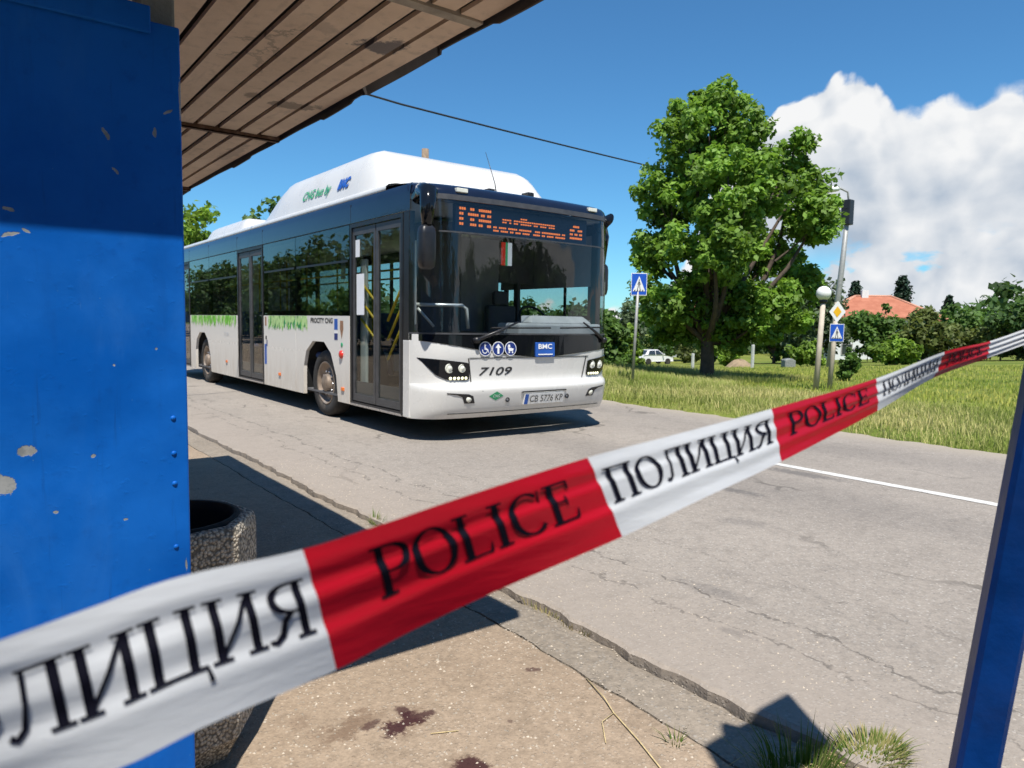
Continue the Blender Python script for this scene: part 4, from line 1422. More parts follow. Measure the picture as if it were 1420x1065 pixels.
# ------------------------------------------------------------------ blue leaning stop-sign post on the right
PB = Vector((1.214, 0.468, -0.042))
lean = Vector((0.028, -0.084, 1.0)).normalized()
ps = thing('stop_sign_post', PB, 'leaning blue square-tube post holding up one end of the police tape', 'post')
ax = Vector((0.87, 0.49, 0)); ax = (ax - lean * ax.dot(lean)).normalized(); ay = lean.cross(ax)
hw = 0.0285
mb = MB()
rows = []
for zz in np.linspace(0, 3.0, 13):
    rows.append([PB + lean * zz + ax * sx_ * hw + ay * sy_ * hw for sx_, sy_ in ((-1, -0.75), (-0.75, -1), (0.75, -1), (1, -0.75), (1, 0.75), (0.75, 1), (-0.75, 1), (-1, 0.75))])
mb.grid(rows, smooth=False, close_u=True); mb.poly(rows[0]); mb.poly(rows[-1])
mb.build('tube', 'post_blue', ps)
pt = PB + lean * 2.27
mb = MB().box((1.15, pt.y - 0.058, 2.22), (1.65, pt.y - 0.052, 2.90))
pnl = mb.build('sign_panel', 'print_blue', ps, bevel=0.002)
MB().box((1.17, pt.y - 0.061, 2.24), (1.63, pt.y - 0.0585, 2.87)).build('sign_face', 'print_white', pnl)
MB().box((1.24, pt.y - 0.053, 2.35), (1.34, pt.y - 0.02, 2.38)).box((1.24, pt.y - 0.053, 2.72), (1.34, pt.y - 0.02, 2.75)).build('bracket', 'steel', ps)
# a second post out of the picture carries the other end of the tape
tp = thing('tape_post', (-0.62, 0.43, -0.042), 'thin blue post tied to the other end of the police tape', 'post')
MB().tube([(-0.62, 0.43, -0.05), (-0.62, 0.43, 1.35)], 0.022, 12).build('tube', 'post_blue', tp)

# ------------------------------------------------------------------ unseen roof added to cut the light behind the tape
cn = thing('added_shade_roof', (-0.4, -1.6, -0.042), 'unseen flat roof on concrete posts, added to cut the light round the police tape', 'added_shade_roof')
MB().box((-2.4, -3.4, 2.42), (1.48, -0.50, 2.52)).build('roof', 'roof_sheet', cn)
MB().box((-2.38, -3.38, 2.400), (1.46, -0.52, 2.417)).build('soffit', 'pale_batten', cn)
for x, y in ((-2.2, -0.70), (-2.2, -3.2), (1.3, -3.2), (1.36, -1.2)):
    MB().box((x - 0.045, y - 0.045, -0.05), (x + 0.045, y + 0.045, 2.402)).build('post', 'weathered_concrete', cn, bevel=0.008)

# ------------------------------------------------------------------ police tape
def tape_mat(name, col, tr):
    m = bpy.data.materials.new(name); m.use_nodes = True
    t = NT(m.node_tree); b_ = m.node_tree.nodes['Principled BSDF']; MATS[name] = m
    g = t.n('ShaderNodeTexCoord').outputs['Object']
    n = t.noise(t.vmath('MULTIPLY', g, (0.6, 4, 4)), 18.0, 4.0, 0.6)
    t.link(t.mix(t.maprange(n, 0.3, 0.7), tuple(x * 0.9 for x in col), col), b_.inputs['Base Color'])
    b_.inputs['Roughness'].default_value = 0.30
    b_.inputs['Specular IOR Level'].default_value = 0.6
    tl = t.n('ShaderNodeBsdfTranslucent'); tl.inputs[0].default_value = (*col, 1)
    mx = t.n('ShaderNodeMixShader'); mx.inputs[0].default_value = tr
    o = m.node_tree.nodes['Material Output']
    t.link(b_.outputs[0], mx.inputs[1]); t.link(tl.outputs[0], mx.inputs[2]); t.link(mx.outputs[0], o.inputs[0])
    bp = t.n('ShaderNodeBump'); bp.inputs['Strength'].default_value = 0.25; bp.inputs['Distance'].default_value = 0.004
    t.link(n, bp.inputs['Height']); t.link(bp.outputs[0], b_.inputs['Normal'])
    return m


tape_mat('tape_white', (0.70, 0.73, 0.765), 0.34)
tape_mat('tape_red', (0.52, 0.005, 0.020), 0.34)
mat('tape_ink', (0.004, 0.004, 0.010), 0.7, var=0.1, spec=0.08)

# top and bottom edge of the tape, from the left post to the blue post on the right
EDGE = [((-0.62, 0.43, 1.2), (-0.6286, 0.4258, 1.1212)), ((-0.13, 0.374, 1.2385), (-0.1216, 0.3843, 1.1606)),
        ((-0.0269, 0.37, 1.2543), (-0.0178, 0.3793, 1.1771)), ((0.0065, 0.3708, 1.2594), (0.0172, 0.3732, 1.1821)),
        ((0.0407, 0.3715, 1.2656), (0.0521, 0.3631, 1.189)), ((0.0797, 0.3723, 1.2721), (0.0902, 0.3631, 1.1962)),
        ((0.1423, 0.3731, 1.2743), (0.1626, 0.3743, 1.1989)), ((0.1908, 0.3738, 1.2805), (0.2183, 0.3804, 1.2069)),
        ((0.2469, 0.3746, 1.2887), (0.2768, 0.3748, 1.2206)), ((0.3569, 0.3754, 1.303), (0.3823, 0.3626, 1.2431)),
        ((0.4575, 0.3762, 1.3122), (0.4695, 0.3578, 1.2613)), ((0.5899, 0.3769, 1.3249), (0.5883, 0.3637, 1.2779)),
        ((0.787, 0.3777, 1.3463), (0.7855, 0.3726, 1.3114)), ((0.9581, 0.3785, 1.3735), (0.9527, 0.3866, 1.3401)),
        ((1.0934, 0.3792, 1.3855), (1.0918, 0.3815, 1.3622)), ((1.2256, 0.38, 1.403), (1.2257, 0.3786, 1.381))]
ET = [Vector(a) for a, b_ in EDGE]
EB = [Vector(b_) for a, b_ in EDGE]


def cr(P, u):
    i = min(int(u), len(P) - 2)
    f = u - i
    p0, p1, p2, p3 = P[max(i - 1, 0)], P[i], P[i + 1], P[min(i + 2, len(P) - 1)]
    return p1 + 0.5 * f * ((p2 - p0) + f * ((2 * p0 - 5 * p1 + 4 * p2 - p3) + f * (3 * (p1 - p2) + p3 - p0)))


def tape_pt(u, v, lift=0.0):
    """u along the stations, v across (0 top edge, 1 bottom edge)"""
    A, B = cr(ET, u), cr(EB, u)
    dA = (cr(ET, min(u + 0.05, len(ET) - 1.001)) - cr(ET, max(u - 0.05, 0)))
    nrm = dA.cross(B - A)
    if nrm.y > 0:
        nrm = -nrm
    nrm.normalize()
    # lengthwise folds: the film ripples across its width
    x = A.x
    # flat film with sharp lengthwise creases that drift along the tape
    k = 0.55 + 0.35 * math.sin(x * 6.0 + 0.5) + 0.35 * smooth01(0.34, 0.6, x)
    sh = 0.05 * math.sin(x * 5.0)
    kn = [(0.0, 0.0), (0.13 + sh * 0.5, 0.0016), (0.24 + sh, -0.0008), (0.40 - sh, 0.0020 + 0.0008 * math.sin(x * 11)), (0.55 + sh, -0.0006), (0.70 - sh * 0.6, 0.0022), (0.84 + sh * 0.5, 0.0002), (1.0, -0.0014 * math.sin(x * 9.0))]
    wv = 0.0
    for (va, ha), (vb, hb_) in zip(kn, kn[1:]):
        if va <= v <= vb:
            f = (v - va) / (vb - va)
            wv = ha + (hb_ - ha) * (f * 0.6 + 0.4 * f * f * (3 - 2 * f))
            break
    wv *= k
    return A + (B - A) * v + nrm * (wv + lift)


tape = thing('police_tape', (0.3, 0.40, 1.25), 'red and white police barrier tape stretched in front of the road', 'tape')
ends = [0.0, 0.55, 1.42, 6.0, 9.0, 11.0, 12.0, 13.0, 14.05]   # section limits in stations
cols = ['white', 'red', 'white', 'red', 'white', 'red', 'white', 'red']
for (ua, ub), cc in zip(zip(ends, ends[1:]), cols):
    n = max(10, int((ub - ua) * 16))
    rows = [[tape_pt(ua + (ub - ua) * i / n, j / 28) for j in range(29)] for i in range(n + 1)]
    MB().grid(rows).build(cc + '_section', 'tape_' + cc, tape)
n = 20
MB().grid([[tape_pt(14.05 + (14.998 - 14.05) * i / n, j / 28) for j in range(29)] for i in range(n + 1)]).build('white_section', 'tape_white', tape)
# the tape end is wound round the post
mb = MB()
pc = PB + lean * 1.433
for turn in range(2):
    rows = []
    for q in range(5):
        a = [(-1, -1), (1, -1), (1, 1), (-1, 1), (-1, -1)][q]
        p = pc + (ax * a[0] + ay * a[1]) * (hw + 0.002 + 0.002 * turn)
        rows.append([p + lean * (dz + turn * 0.02 + 0.008 * q) for dz in (-0.03, -0.01, 0.01, 0.035)])
    mb.grid(rows, smooth=False)
mb.build('knot', 'tape_white', tape)

# serif lettering printed on the tape
def glyph(ch):
    """strokes of a serif capital: list of (polyline, thickness list), and its advance width (height 1)"""
    S, T_ = 0.15, 0.055
    def stem(x, y0=0.0, y1=1.0):
        return [([(x, y0), (x, y1)], S), ([(x - 0.17, y0 + 0.025), (x + 0.17, y0 + 0.025)], T_), ([(x - 0.17, y1 - 0.025), (x + 0.17, y1 - 0.025)], T_)]
    def arc(cx, cy, rx, ry, a0, a1, n=18, thick=S):
        pts, th = [], []
        for i in range(n + 1):
            a = R(a0 + (a1 - a0) * i / n)
            pts.append((cx + rx * math.cos(a), cy + ry * math.sin(a)))
            th.append(T_ + (thick - T_) * abs(math.cos(a)) ** 1.5)
        return (pts, th)
    if ch == 'П':
        return stem(0.19) + stem(0.74) + [([(0.1, 0.972), (0.83, 0.972)], T_)], 0.93
    if ch == 'О' or ch == 'O':
        return [arc(0.45, 0.5, 0.36, 0.475, 0, 360, 32)], 0.90
    if ch == 'Л':
        return stem(0.72) + [([(0.25, 0.972), (0.8, 0.972)], T_), ([(0.34, 0.97), (0.31, 0.5), (0.25, 0.15), (0.14, 0.045), (0.05, 0.10)], [T_ + 0.02, 0.07, 0.09, 0.09, 0.10])], 0.90
    if ch == 'И':
        return stem(0.19) + stem(0.79) + [([(0.21, 0.06), (0.77, 0.94)], T_ + 0.02)], 0.98
    if ch == 'Ц':
        return stem(0.19) + stem(0.74) + [([(0.1, 0.028), (0.93, 0.028)], T_), ([(0.92, 0.05), (0.95, -0.2)], [0.05, 0.09])], 0.99
    if ch == 'Я':
        return stem(0.70) + [arc(0.56, 0.735, 0.36, 0.235, 90, 270, 16, 0.14), ([(0.55, 0.972), (0.75, 0.972)], T_), ([(0.55, 0.50), (0.75, 0.50)], T_),
                             ([(0.50, 0.50), (0.36, 0.36), (0.28, 0.12), (0.14, 0.03), (0.02, 0.06)], [0.11, 0.12, 0.12, 0.09, 0.05])], 0.90
    if ch == 'P':
        return stem(0.19) + [arc(0.36, 0.735, 0.34, 0.235, -90, 90, 16, 0.14), ([(0.15, 0.972), (0.38, 0.972)], T_), ([(0.15, 0.50), (0.38, 0.50)], T_)], 0.76
    if ch == 'L':
        return stem(0.19) + [([(0.15, 0.028), (0.66, 0.028)], T_), ([(0.64, 0.03), (0.68, 0.24)], [0.09, 0.03])], 0.76
    if ch == 'I':
        return stem(0.2), 0.42
    if ch == 'C':
        return [arc(0.47, 0.5, 0.38, 0.475, 48, 318, 26), ([(0.80, 0.97), (0.79, 0.68)], [0.05, 0.04])], 0.90
    if ch == 'E':
        return stem(0.19) + [([(0.15, 0.028), (0.68, 0.028)], T_), ([(0.66, 0.03), (0.71, 0.25)], [0.09, 0.03]), ([(0.15, 0.972), (0.64, 0.972)], T_), ([(0.62, 0.97), (0.65, 0.76)], [0.08, 0.03]),
                             ([(0.2, 0.52), (0.50, 0.52)], T_), ([(0.50, 0.40), (0.50, 0.64)], 0.04)], 0.78
    return [], 0.5


def word_on_tape(word, ua, ub, v0, v1):
    total = sum(glyph(c_)[1] for c_ in word)
    mb = MB()
    x = 0.0
    # equal steps along the tape: use arc length between ua and ub
    N = 200
    us = [ua + (ub - ua) * i / N for i in range(N + 1)]
    ln = [0.0]
    for a_, c_ in zip(us, us[1:]):
        ln.append(ln[-1] + (tape_pt(c_, 0.4) - tape_pt(a_, 0.4)).length)
    def to_u(fr):
        return float(np.interp(fr * ln[-1], ln, us))
    lay = [0]
    for c_ in word:
        st, adv = glyph(c_)
        for pts, th in st:
            if not isinstance(th, (list, tuple)):
                th = [th] * len(pts)
            # resample to short pieces so that the print follows the folds
            P, Tn = [], []
            for (p, q), (ta, tb_) in zip(zip(pts, pts[1:]), zip(th, th[1:])):
                L = math.hypot(q[0] - p[0], q[1] - p[1])
                m_ = max(1, int(L / 0.05))
                for i in range(m_):
                    P.append((p[0] + (q[0] - p[0]) * i / m_, p[1] + (q[1] - p[1]) * i / m_)); Tn.append(ta + (tb_ - ta) * i / m_)
            P.append(pts[-1]); Tn.append(th[-1])
            lay[0] += 1
            lift = 0.0012 + 0.000012 * (lay[0] % 6)
            rows = []
            for i, p in enumerate(P):
                d = (P[min(i + 1, len(P) - 1)][0] - P[max(i - 1, 0)][0], P[min(i + 1, len(P) - 1)][1] - P[max(i - 1, 0)][1])
                L = math.hypot(*d) or 1
                nx, ny = -d[1] / L * Tn[i] / 2, d[0] / L * Tn[i] / 2
                row = []
                for s in (-1, -0.33, 0.33, 1):
                    gx, gy = x + p[0] + nx * s, p[1] + ny * s
                    row.append(tape_pt(to_u(min(1, max(0, gx / total))), v1 + (v0 - v1) * gy, lift))
                rows.append(row)
            mb.grid(rows, smooth=True)
        x += adv
    mb.build('lettering', 'tape_ink', tape, fix=False)


word_on_tape('ПОЛИЦИЯ', 1.46, 5.93, 0.20, 0.63)
word_on_tape('POLICE', 6.70, 8.78, 0.15, 0.60)
word_on_tape('ПОЛИЦИЯ', 9.05, 10.96, 0.17, 0.60)
word_on_tape('POLICE', 11.12, 11.90, 0.17, 0.60)
word_on_tape('ПОЛИЦИЯ', 12.06, 12.94, 0.17, 0.60)
word_on_tape('POLICE', 13.12, 13.9, 0.17, 0.60)

# ------------------------------------------------------------------ vegetation
mat('bark', (0.085, 0.062, 0.046), 0.95, var=0.35, scale=9, bump=0.9, bscale=22)
mat('bark_pale', (0.20, 0.17, 0.13), 0.95, var=0.3, scale=9, bump=0.8, bscale=22)
leaf_mat('leaf_maple', (0.185, 0.315, 0.048))
leaf_mat('leaf_dark', (0.070, 0.130, 0.036))
leaf_mat('leaf_mid', (0.105, 0.190, 0.042))
leaf_mat('leaf_bright', (0.19, 0.30, 0.04))
leaf_mat('leaf_grey', (0.12, 0.165, 0.085))
leaf_mat('leaf_olive', (0.135, 0.165, 0.05))
leaf_mat('leaf_conifer', (0.018, 0.042, 0.022), 0.15)
grass_mat('grass_verge', (0.24, 0.31, 0.065), (0.68, 0.60, 0.28))
grass_mat('grass_field', (0.29, 0.37, 0.06), (0.60, 0.56, 0.16))
grass_mat('grass_near', (0.075, 0.150, 0.022), (0.46, 0.37, 0.18))


def leaf_cloud(name, centers, radii, per, size, material, parent, org, flat=1.0, droop=0.0, seed=1, elong=1.5):
    """many leaf faces in clumps: centers (n,3), radii (n,) clump size, per = leaves each"""
    r = np.random.default_rng(seed)
    C = np.repeat(np.asarray(centers, float), per, axis=0)
    Rr = np.repeat(np.asarray(radii, float), per)
    n = len(C)
    d = r.normal(size=(n, 3)); d /= np.linalg.norm(d, axis=1)[:, None]
    rad = r.random(n) ** 0.45
    P = C + d * (Rr * rad)[:, None] * np.array([1, 1, flat])
    P[:, 2] -= droop * r.random(n) * Rr
    # leaf frames: normal mostly outwards and up
    N = d * 0.6 + r.normal(size=(n, 3)) * 0.55 + np.array([0, 0, 0.55]); N /= np.linalg.norm(N, axis=1)[:, None]
    T_ = np.cross(N, r.normal(size=(n, 3))); T_ /= np.linalg.norm(T_, axis=1)[:, None]
    B = np.cross(N, T_)
    s = size * r.uniform(0.6, 1.3, n)[:, None]
    a = P - T_ * s * elong * 0.5
    b_ = P + B * s * 0.5 + N * s * 0.12
    c_ = P + T_ * s * elong * 0.55
    d_ = P - B * s * 0.5 + N * s * 0.12
    V = np.stack([a, b_, c_, d_], axis=1).reshape(-1, 3) - np.array(org)
    me = bpy.data.meshes.new(name)
    me.vertices.add(4 * n); me.vertices.foreach_set('co', V.astype(np.float32).ravel())
    me.loops.add(4 * n); me.loops.foreach_set('vertex_index', np.arange(4 * n, dtype=np.int32))
    me.polygons.add(n); me.polygons.foreach_set('loop_start', np.arange(0, 4 * n, 4, dtype=np.int32)); me.polygons.foreach_set('loop_total', np.full(n, 4, dtype=np.int32))
    me.update(calc_edges=True)
    clump = np.repeat(r.uniform(0.15, 0.85, len(centers)), per)
    tone = np.clip(clump + r.normal(size=n) * 0.18, 0, 1)
    at = me.attributes.new('tone', 'FLOAT', 'POINT'); at.data.foreach_set('value', np.repeat(tone, 4).astype(np.float32))
    me.materials.append(MATS[material])
    o = bpy.data.objects.new(name, me); COL.objects.link(o); o.parent = parent
    return o


def clumps_in(lobes, n, r, shell=0.35):
    """spread clump centres through ellipsoid lobes, more of them towards the outside"""
    L = np.array([l[:3] for l in lobes]); S = np.array([l[3:6] for l in lobes])
    wgt = S.prod(axis=1) ** (2 / 3); wgt /= wgt.sum()
    k = r.choice(len(lobes), n, p=wgt)
    d = r.normal(size=(n, 3)); d /= np.linalg.norm(d, axis=1)[:, None]
    return L[k] + d * S[k] * (r.uniform(shell ** 3, 1, n) ** (1 / 3))[:, None]


def limb(mb, p, q, r0, r1, sway, r, n=6, sides=7):
    p, q = Vector(p), Vector(q)
    L = (q - p).length
    pts, rr = [], []
    off = Vector(r.normal(size=3)) * sway * L
    for i in range(n):
        f = i / (n - 1)
        pts.append(p.lerp(q, f) + off * math.sin(f * math.pi) + Vector((0, 0, -0.06 * L * math.sin(f * math.pi))))
        rr.append(r0 + (r1 - r0) * f ** 0.8)
    mb.tube(pts, rr, sides)


def tree(name, base, height, width, label, leafm, seed, n_cl=120, per=40, size=0.14, crown_from=0.3, cl_r=None, lobes=None, group=None, trunk_r=None, barkm='bark', cat='tree', depth=None, droop=0.0, flat=1.0, nl=9):
    r = np.random.default_rng(seed)
    base = Vector(base)
    root = thing(name, base, label, cat, group)
    if lobes is None:
        lobes = []
        hz = height * (1 - crown_from)
        for i in range(nl):
            a = r.uniform(0, 6.28); f = r.uniform(0.0, 1.0)
            k = math.sin(math.pi * (0.18 + 0.72 * f))
            rr_ = width * 0.5 * k
            lobes.append((base.x + math.cos(a) * rr_ * 0.55, base.y + math.sin(a) * rr_ * 0.55, base.z + height * crown_from + hz * (0.12 + 0.76 * f), rr_ * 0.62, rr_ * 0.62, hz * 0.22))
        lobes.append((base.x, base.y, base.z + height * (crown_from + 0.5 * (1 - crown_from)), width * 0.32, width * 0.32, hz * 0.42))
    cs = clumps_in(lobes, n_cl, r)
    cl_r = cl_r or width * 0.11
    rad = r.uniform(0.6, 1.25, n_cl) * cl_r
    mb = MB()
    tr = trunk_r or height * 0.022
    fork = base + Vector((0, 0, height * max(0.16, crown_from * 0.9)))
    limb(mb, base - Vector((0, 0, 0.2)), fork, tr * 1.25, tr * 0.9, 0.02, r, 6, 10)
    for l in lobes:
        limb(mb, fork - Vector((0, 0, tr)), l[:3], tr * 0.62, tr * 0.14, 0.08, r)
    for c_ in cs[::max(1, n_cl // 46)]:
        j = int(np.argmin([np.linalg.norm(np.array(l[:3]) - c_) for l in lobes]))
        mid = Vector(lobes[j][:3]).lerp(fork, 0.35)
        limb(mb, mid, tuple(c_), tr * 0.22, tr * 0.05, 0.06, r, 4, 5)
    mb.build('trunk', barkm, root, fix=False)
    leaf_cloud('crown', cs, rad, per, size, leafm, root, base, flat, droop, seed + 5)
    return root


GV = lambda x, y: terrain_z(x, y)
RT = Vector((0.796, -0.605, 0)); DP = Vector((0.604, 0.792, 0))   # across and away, seen from the shelter
# the big maple beyond the road
tb = Vector((15.33, 11.76, -0.05))
K = 18.7 / 992
LB = []
for px, py, rr_, dd in ((985, 175, 58, 0.2), (935, 205, 44, -0.4), (1030, 205, 46, 0.5), (925, 270, 52, 0.1), (990, 275, 66, -0.7), (1055, 255, 52, 0.8), (905, 345, 38, 0.4), (960, 350, 62, -0.9), (1030, 345, 56, 0.7),
                       (915, 410, 46, -0.3), (990, 425, 64, 0.3), (1055, 425, 52, -0.4), (945, 448, 36, 0.6), (1025, 455, 36, -0.6), (1085, 440, 34, 0.5), (1105, 245, 38, 0.2), (1105, 308, 42, -0.5), (1085, 345, 46, 0.9), (1105, 385, 32, 0.1), (1085, 205, 24, 0.0), (985, 150, 32, 0.0), (940, 160, 26, 0.1)):
    p = tb + RT * ((px - 978) * K) + DP * (dd * rr_ / 40) + Vector((0, 0, (527 - py) * K))
    LB.append((p.x, p.y, p.z, rr_ * K * 0.95, rr_ * K * 0.95, rr_ * K * 0.80))
tree('maple_tree', tb, 7.7, 5.9, 'big broad green maple tree standing alone beside the crossing sign', 'leaf_maple', 3, n_cl=700, per=84, size=0.105, crown_from=0.13, cl_r=0.31, lobes=LB, trunk_r=0.17, flat=0.8, droop=0.3)

BGT = [  # name, across px, distance, top py, width px, leaf, label, crown_from, size, clumps, per
    ('shrub', 838, 23.0, 432, 62, 'leaf_mid', 'dense green roadside shrub right behind the bus front', 0.02, 0.12, 150, 42),
    ('shrub', 872, 27.0, 452, 26, 'leaf_bright', 'yellow-green shrub behind the crossing sign pole', 0.02, 0.12, 110, 40),
    ('pale_tree', 868, 80.0, 418, 40, 'leaf_grey', 'pale grey-green tree rising behind the roadside shrubs', 0.15, 0.26, 70, 40),
    ('dark_tree', 930, 84.0, 430, 60, 'leaf_dark', 'dark tree behind the white parked car', 0.10, 0.26, 110, 40),
    ('dark_tree', 1000, 60.0, 420, 84, 'leaf_dark', 'dark tree directly behind the maple trunk', 0.10, 0.26, 120, 40),
    ('bright_shrub', 1006, 44.0, 470, 30, 'leaf_bright', 'bright green bush right of the maple trunk', 0.02, 0.18, 60, 36),
    ('dark_tree', 1072, 56.0, 402, 84, 'leaf_mid', 'mid-green tree between the maple and the globe lamp', 0.12, 0.25, 130, 40),
    ('willow_tree', 1122, 52.0, 372, 74, 'leaf_grey', 'tall drooping grey-green willow behind the globe lamp', 0.08, 0.24, 150, 42),
    ('bright_shrub', 1118, 42.0, 470, 40, 'leaf_bright', 'low bright bush at the foot of the willow', 0.02, 0.18, 60, 36),
    ('dark_tree', 1210, 54.0, 426, 66, 'leaf_mid', 'round tree in front of the red roofed house', 0.10, 0.24, 130, 42),
    ('shrub', 1178, 18.5, 482, 26, 'leaf_mid', 'slim leafy shrub growing beside the priority road sign', 0.02, 0.09, 60, 36),
    ('bright_shrub', 1240, 40.0, 468, 46, 'leaf_bright', 'light green bush below the white house wall', 0.02, 0.17, 80, 38),
    ('olive_tree', 1282, 52.0, 432, 74, 'leaf_olive', 'olive-green tree at the right end of the red roof', 0.06, 0.24, 130, 40),
    ('olive_tree', 1335, 56.0, 428, 82, 'leaf_mid', 'wide green tree beyond the field, second beyond the house', 0.06, 0.25, 130, 40),
    ('olive_tree', 1385, 50.0, 446, 70, 'leaf_olive', 'lower olive tree at the field edge near the blue post', 0.04, 0.23, 120, 40),
    ('dark_tree', 1432, 48.0, 412, 80, 'leaf_dark', 'tall dark tree past the field behind the tape end', 0.06, 0.24, 130, 40),
    ('bright_shrub', 960, 75.0, 462, 44, 'leaf_olive', 'far olive bush behind the low white post', 0.02, 0.3, 50, 34),
]
f_ = 992.0
for i, (nm, px, D, py, wpx, lm, lab, cf, sz, ncl, per) in enumerate(BGT):
    hx = 435 + 0.017 * (px + 48)
    lat = (px - 710) / f_ * D
    gx, gy = 0.604 * D + 0.796 * lat, 0.792 * D - 0.605 * lat
    gz = GV(gx, gy)
    topz = 1.4 + (hx - py) / f_ * D
    tree(nm, (gx, gy, gz - 0.05), topz - gz, 1.3 * wpx / f_ * D, lab, lm, 40 + i, n_cl=ncl, per=per, size=sz, crown_from=cf, droop=1.2 if 'willow' in nm else 0.2, cat='shrub' if 'shrub' in nm else 'tree', nl=11)
# far row along the road behind the bus and trees on the shelter's side
for i, (x, y, h, wd, lm, lab) in enumerate(((10.6, 43.5, 8.3, 6.0, 'leaf_bright', 'light green tree showing over the rear of the bus roof'), (14.3, 40.0, 8.75, 4.6, 'leaf_mid', 'tree whose tip shows just above the rooftop tank pod'),
                                   (13.5, 58.0, 8.0, 7.0, 'leaf_mid', 'round tree far down the road behind the bus'), (20.5, 34.0, 4.6, 5.0, 'leaf_dark', 'dark bushy tree hidden behind the bus windows'))):
    tree('roadside_tree', (x, y, GV(x, y) - 0.05), h, wd, lab, lm, 80 + i, n_cl=110, per=40, size=0.24, crown_from=0.2)
for i, (x, y, h, lab) in enumerate(((13.5, -5.0, 5.2, 'bushy roadside tree past the camera, mirrored in the windscreen'), (18.0, -8.0, 6.0, 'taller roadside tree past the camera, mirrored in the windscreen'), (11.8, -12.0, 5.6, 'third roadside tree down the road behind the camera'),
                                    (-3.2, -6.5, 8.5, 'tall unseen tree added behind the camera to darken the blue wall'), (1.8, -9.5, 9.0, 'broad unseen tree added near the road edge to darken the blue wall'), (-8.5, -5.0, 8.0, 'unseen dense tree added behind the camera on the shelter side'))):  # these dense ones are unseen, added to keep sky light off the wall
    tree('roadside_tree', (x, y, -0.1), h, h * 0.95, lab, 'leaf_dark', 160 + i, n_cl=150, per=55, size=0.24, crown_from=0.10)
for i, (x, y) in enumerate(((-9.0, 12.5), (-10.5, 21.0), (-8.5, 29.0), (-10.0, 36.0), (-8.5, 43.0), (-10.5, 50.0), (-9.0, 58.0), (-10.0, 68.0), (-8.0, 80.0), (-8.5, 96.0), (-13.0, 4.0), (-11.0, -8.0))):
    tree('mirrored_tree', (x, y, -0.1), 4.6 + (i * 37 % 5) * 0.42, 8.0, 'leafy tree on the shelter side of the road, mirrored in the bus windows', 'leaf_mid' if i % 2 else 'leaf_dark', 120 + i, n_cl=130, per=60, size=0.22, crown_from=0.08, group='trees on the shelter side of the road')


def conifer(base, h, wd, label, seed):
    r = np.random.default_rng(seed)
    root = thing('conifer', base, label, 'tree')
    b_ = Vector(base)
    mb = MB().tube([b_ - Vector((0, 0, 0.3)), b_ + Vector((0, 0, h * 0.5)), b_ + Vector((0, 0, h))], [h * 0.02, h * 0.013, 0.02], 7)
    cs, rad = [], []
    for k in range(150):
        f = 0.08 + 0.90 * k / 149
        a = k * 2.39996 + r.uniform(-0.3, 0.3)
        rr_ = wd * 0.5 * (1 - f) ** 0.75 * r.uniform(0.55, 1.15)
        tip = b_ + Vector((math.cos(a) * rr_, math.sin(a) * rr_, h * f - rr_ * r.uniform(0.05, 0.3)))
        for q in (0.4, 0.7, 1.0):
            cs.append((tip - b_ - Vector((0, 0, h * f))) * q + Vector((0, 0, h * f)) + b_); rad.append(wd * 0.075)
        mb.tube([b_ + Vector((0, 0, h * f)), tip], [0.04, 0.012], 4)
    mb.build('trunk', 'bark', root, fix=False)
    leaf_cloud('crown', [tuple(c_) for c_ in cs], rad, 14, 0.24, 'leaf_conifer', root, b_, 0.7, 0.2, seed)


conifer((92.0, 47.5, -3.0), 10.6, 6.0, 'broad dark conifer behind the ridge of the red roof', 5)
conifer((94.0, 42.5, -3.0), 11.2, 6.5, 'taller dark conifer behind the right slope of the red roof', 6)
conifer((94.0, 37.0, -3.0), 8.6, 4.0, 'small dark conifer past the eave of the red roof', 7)


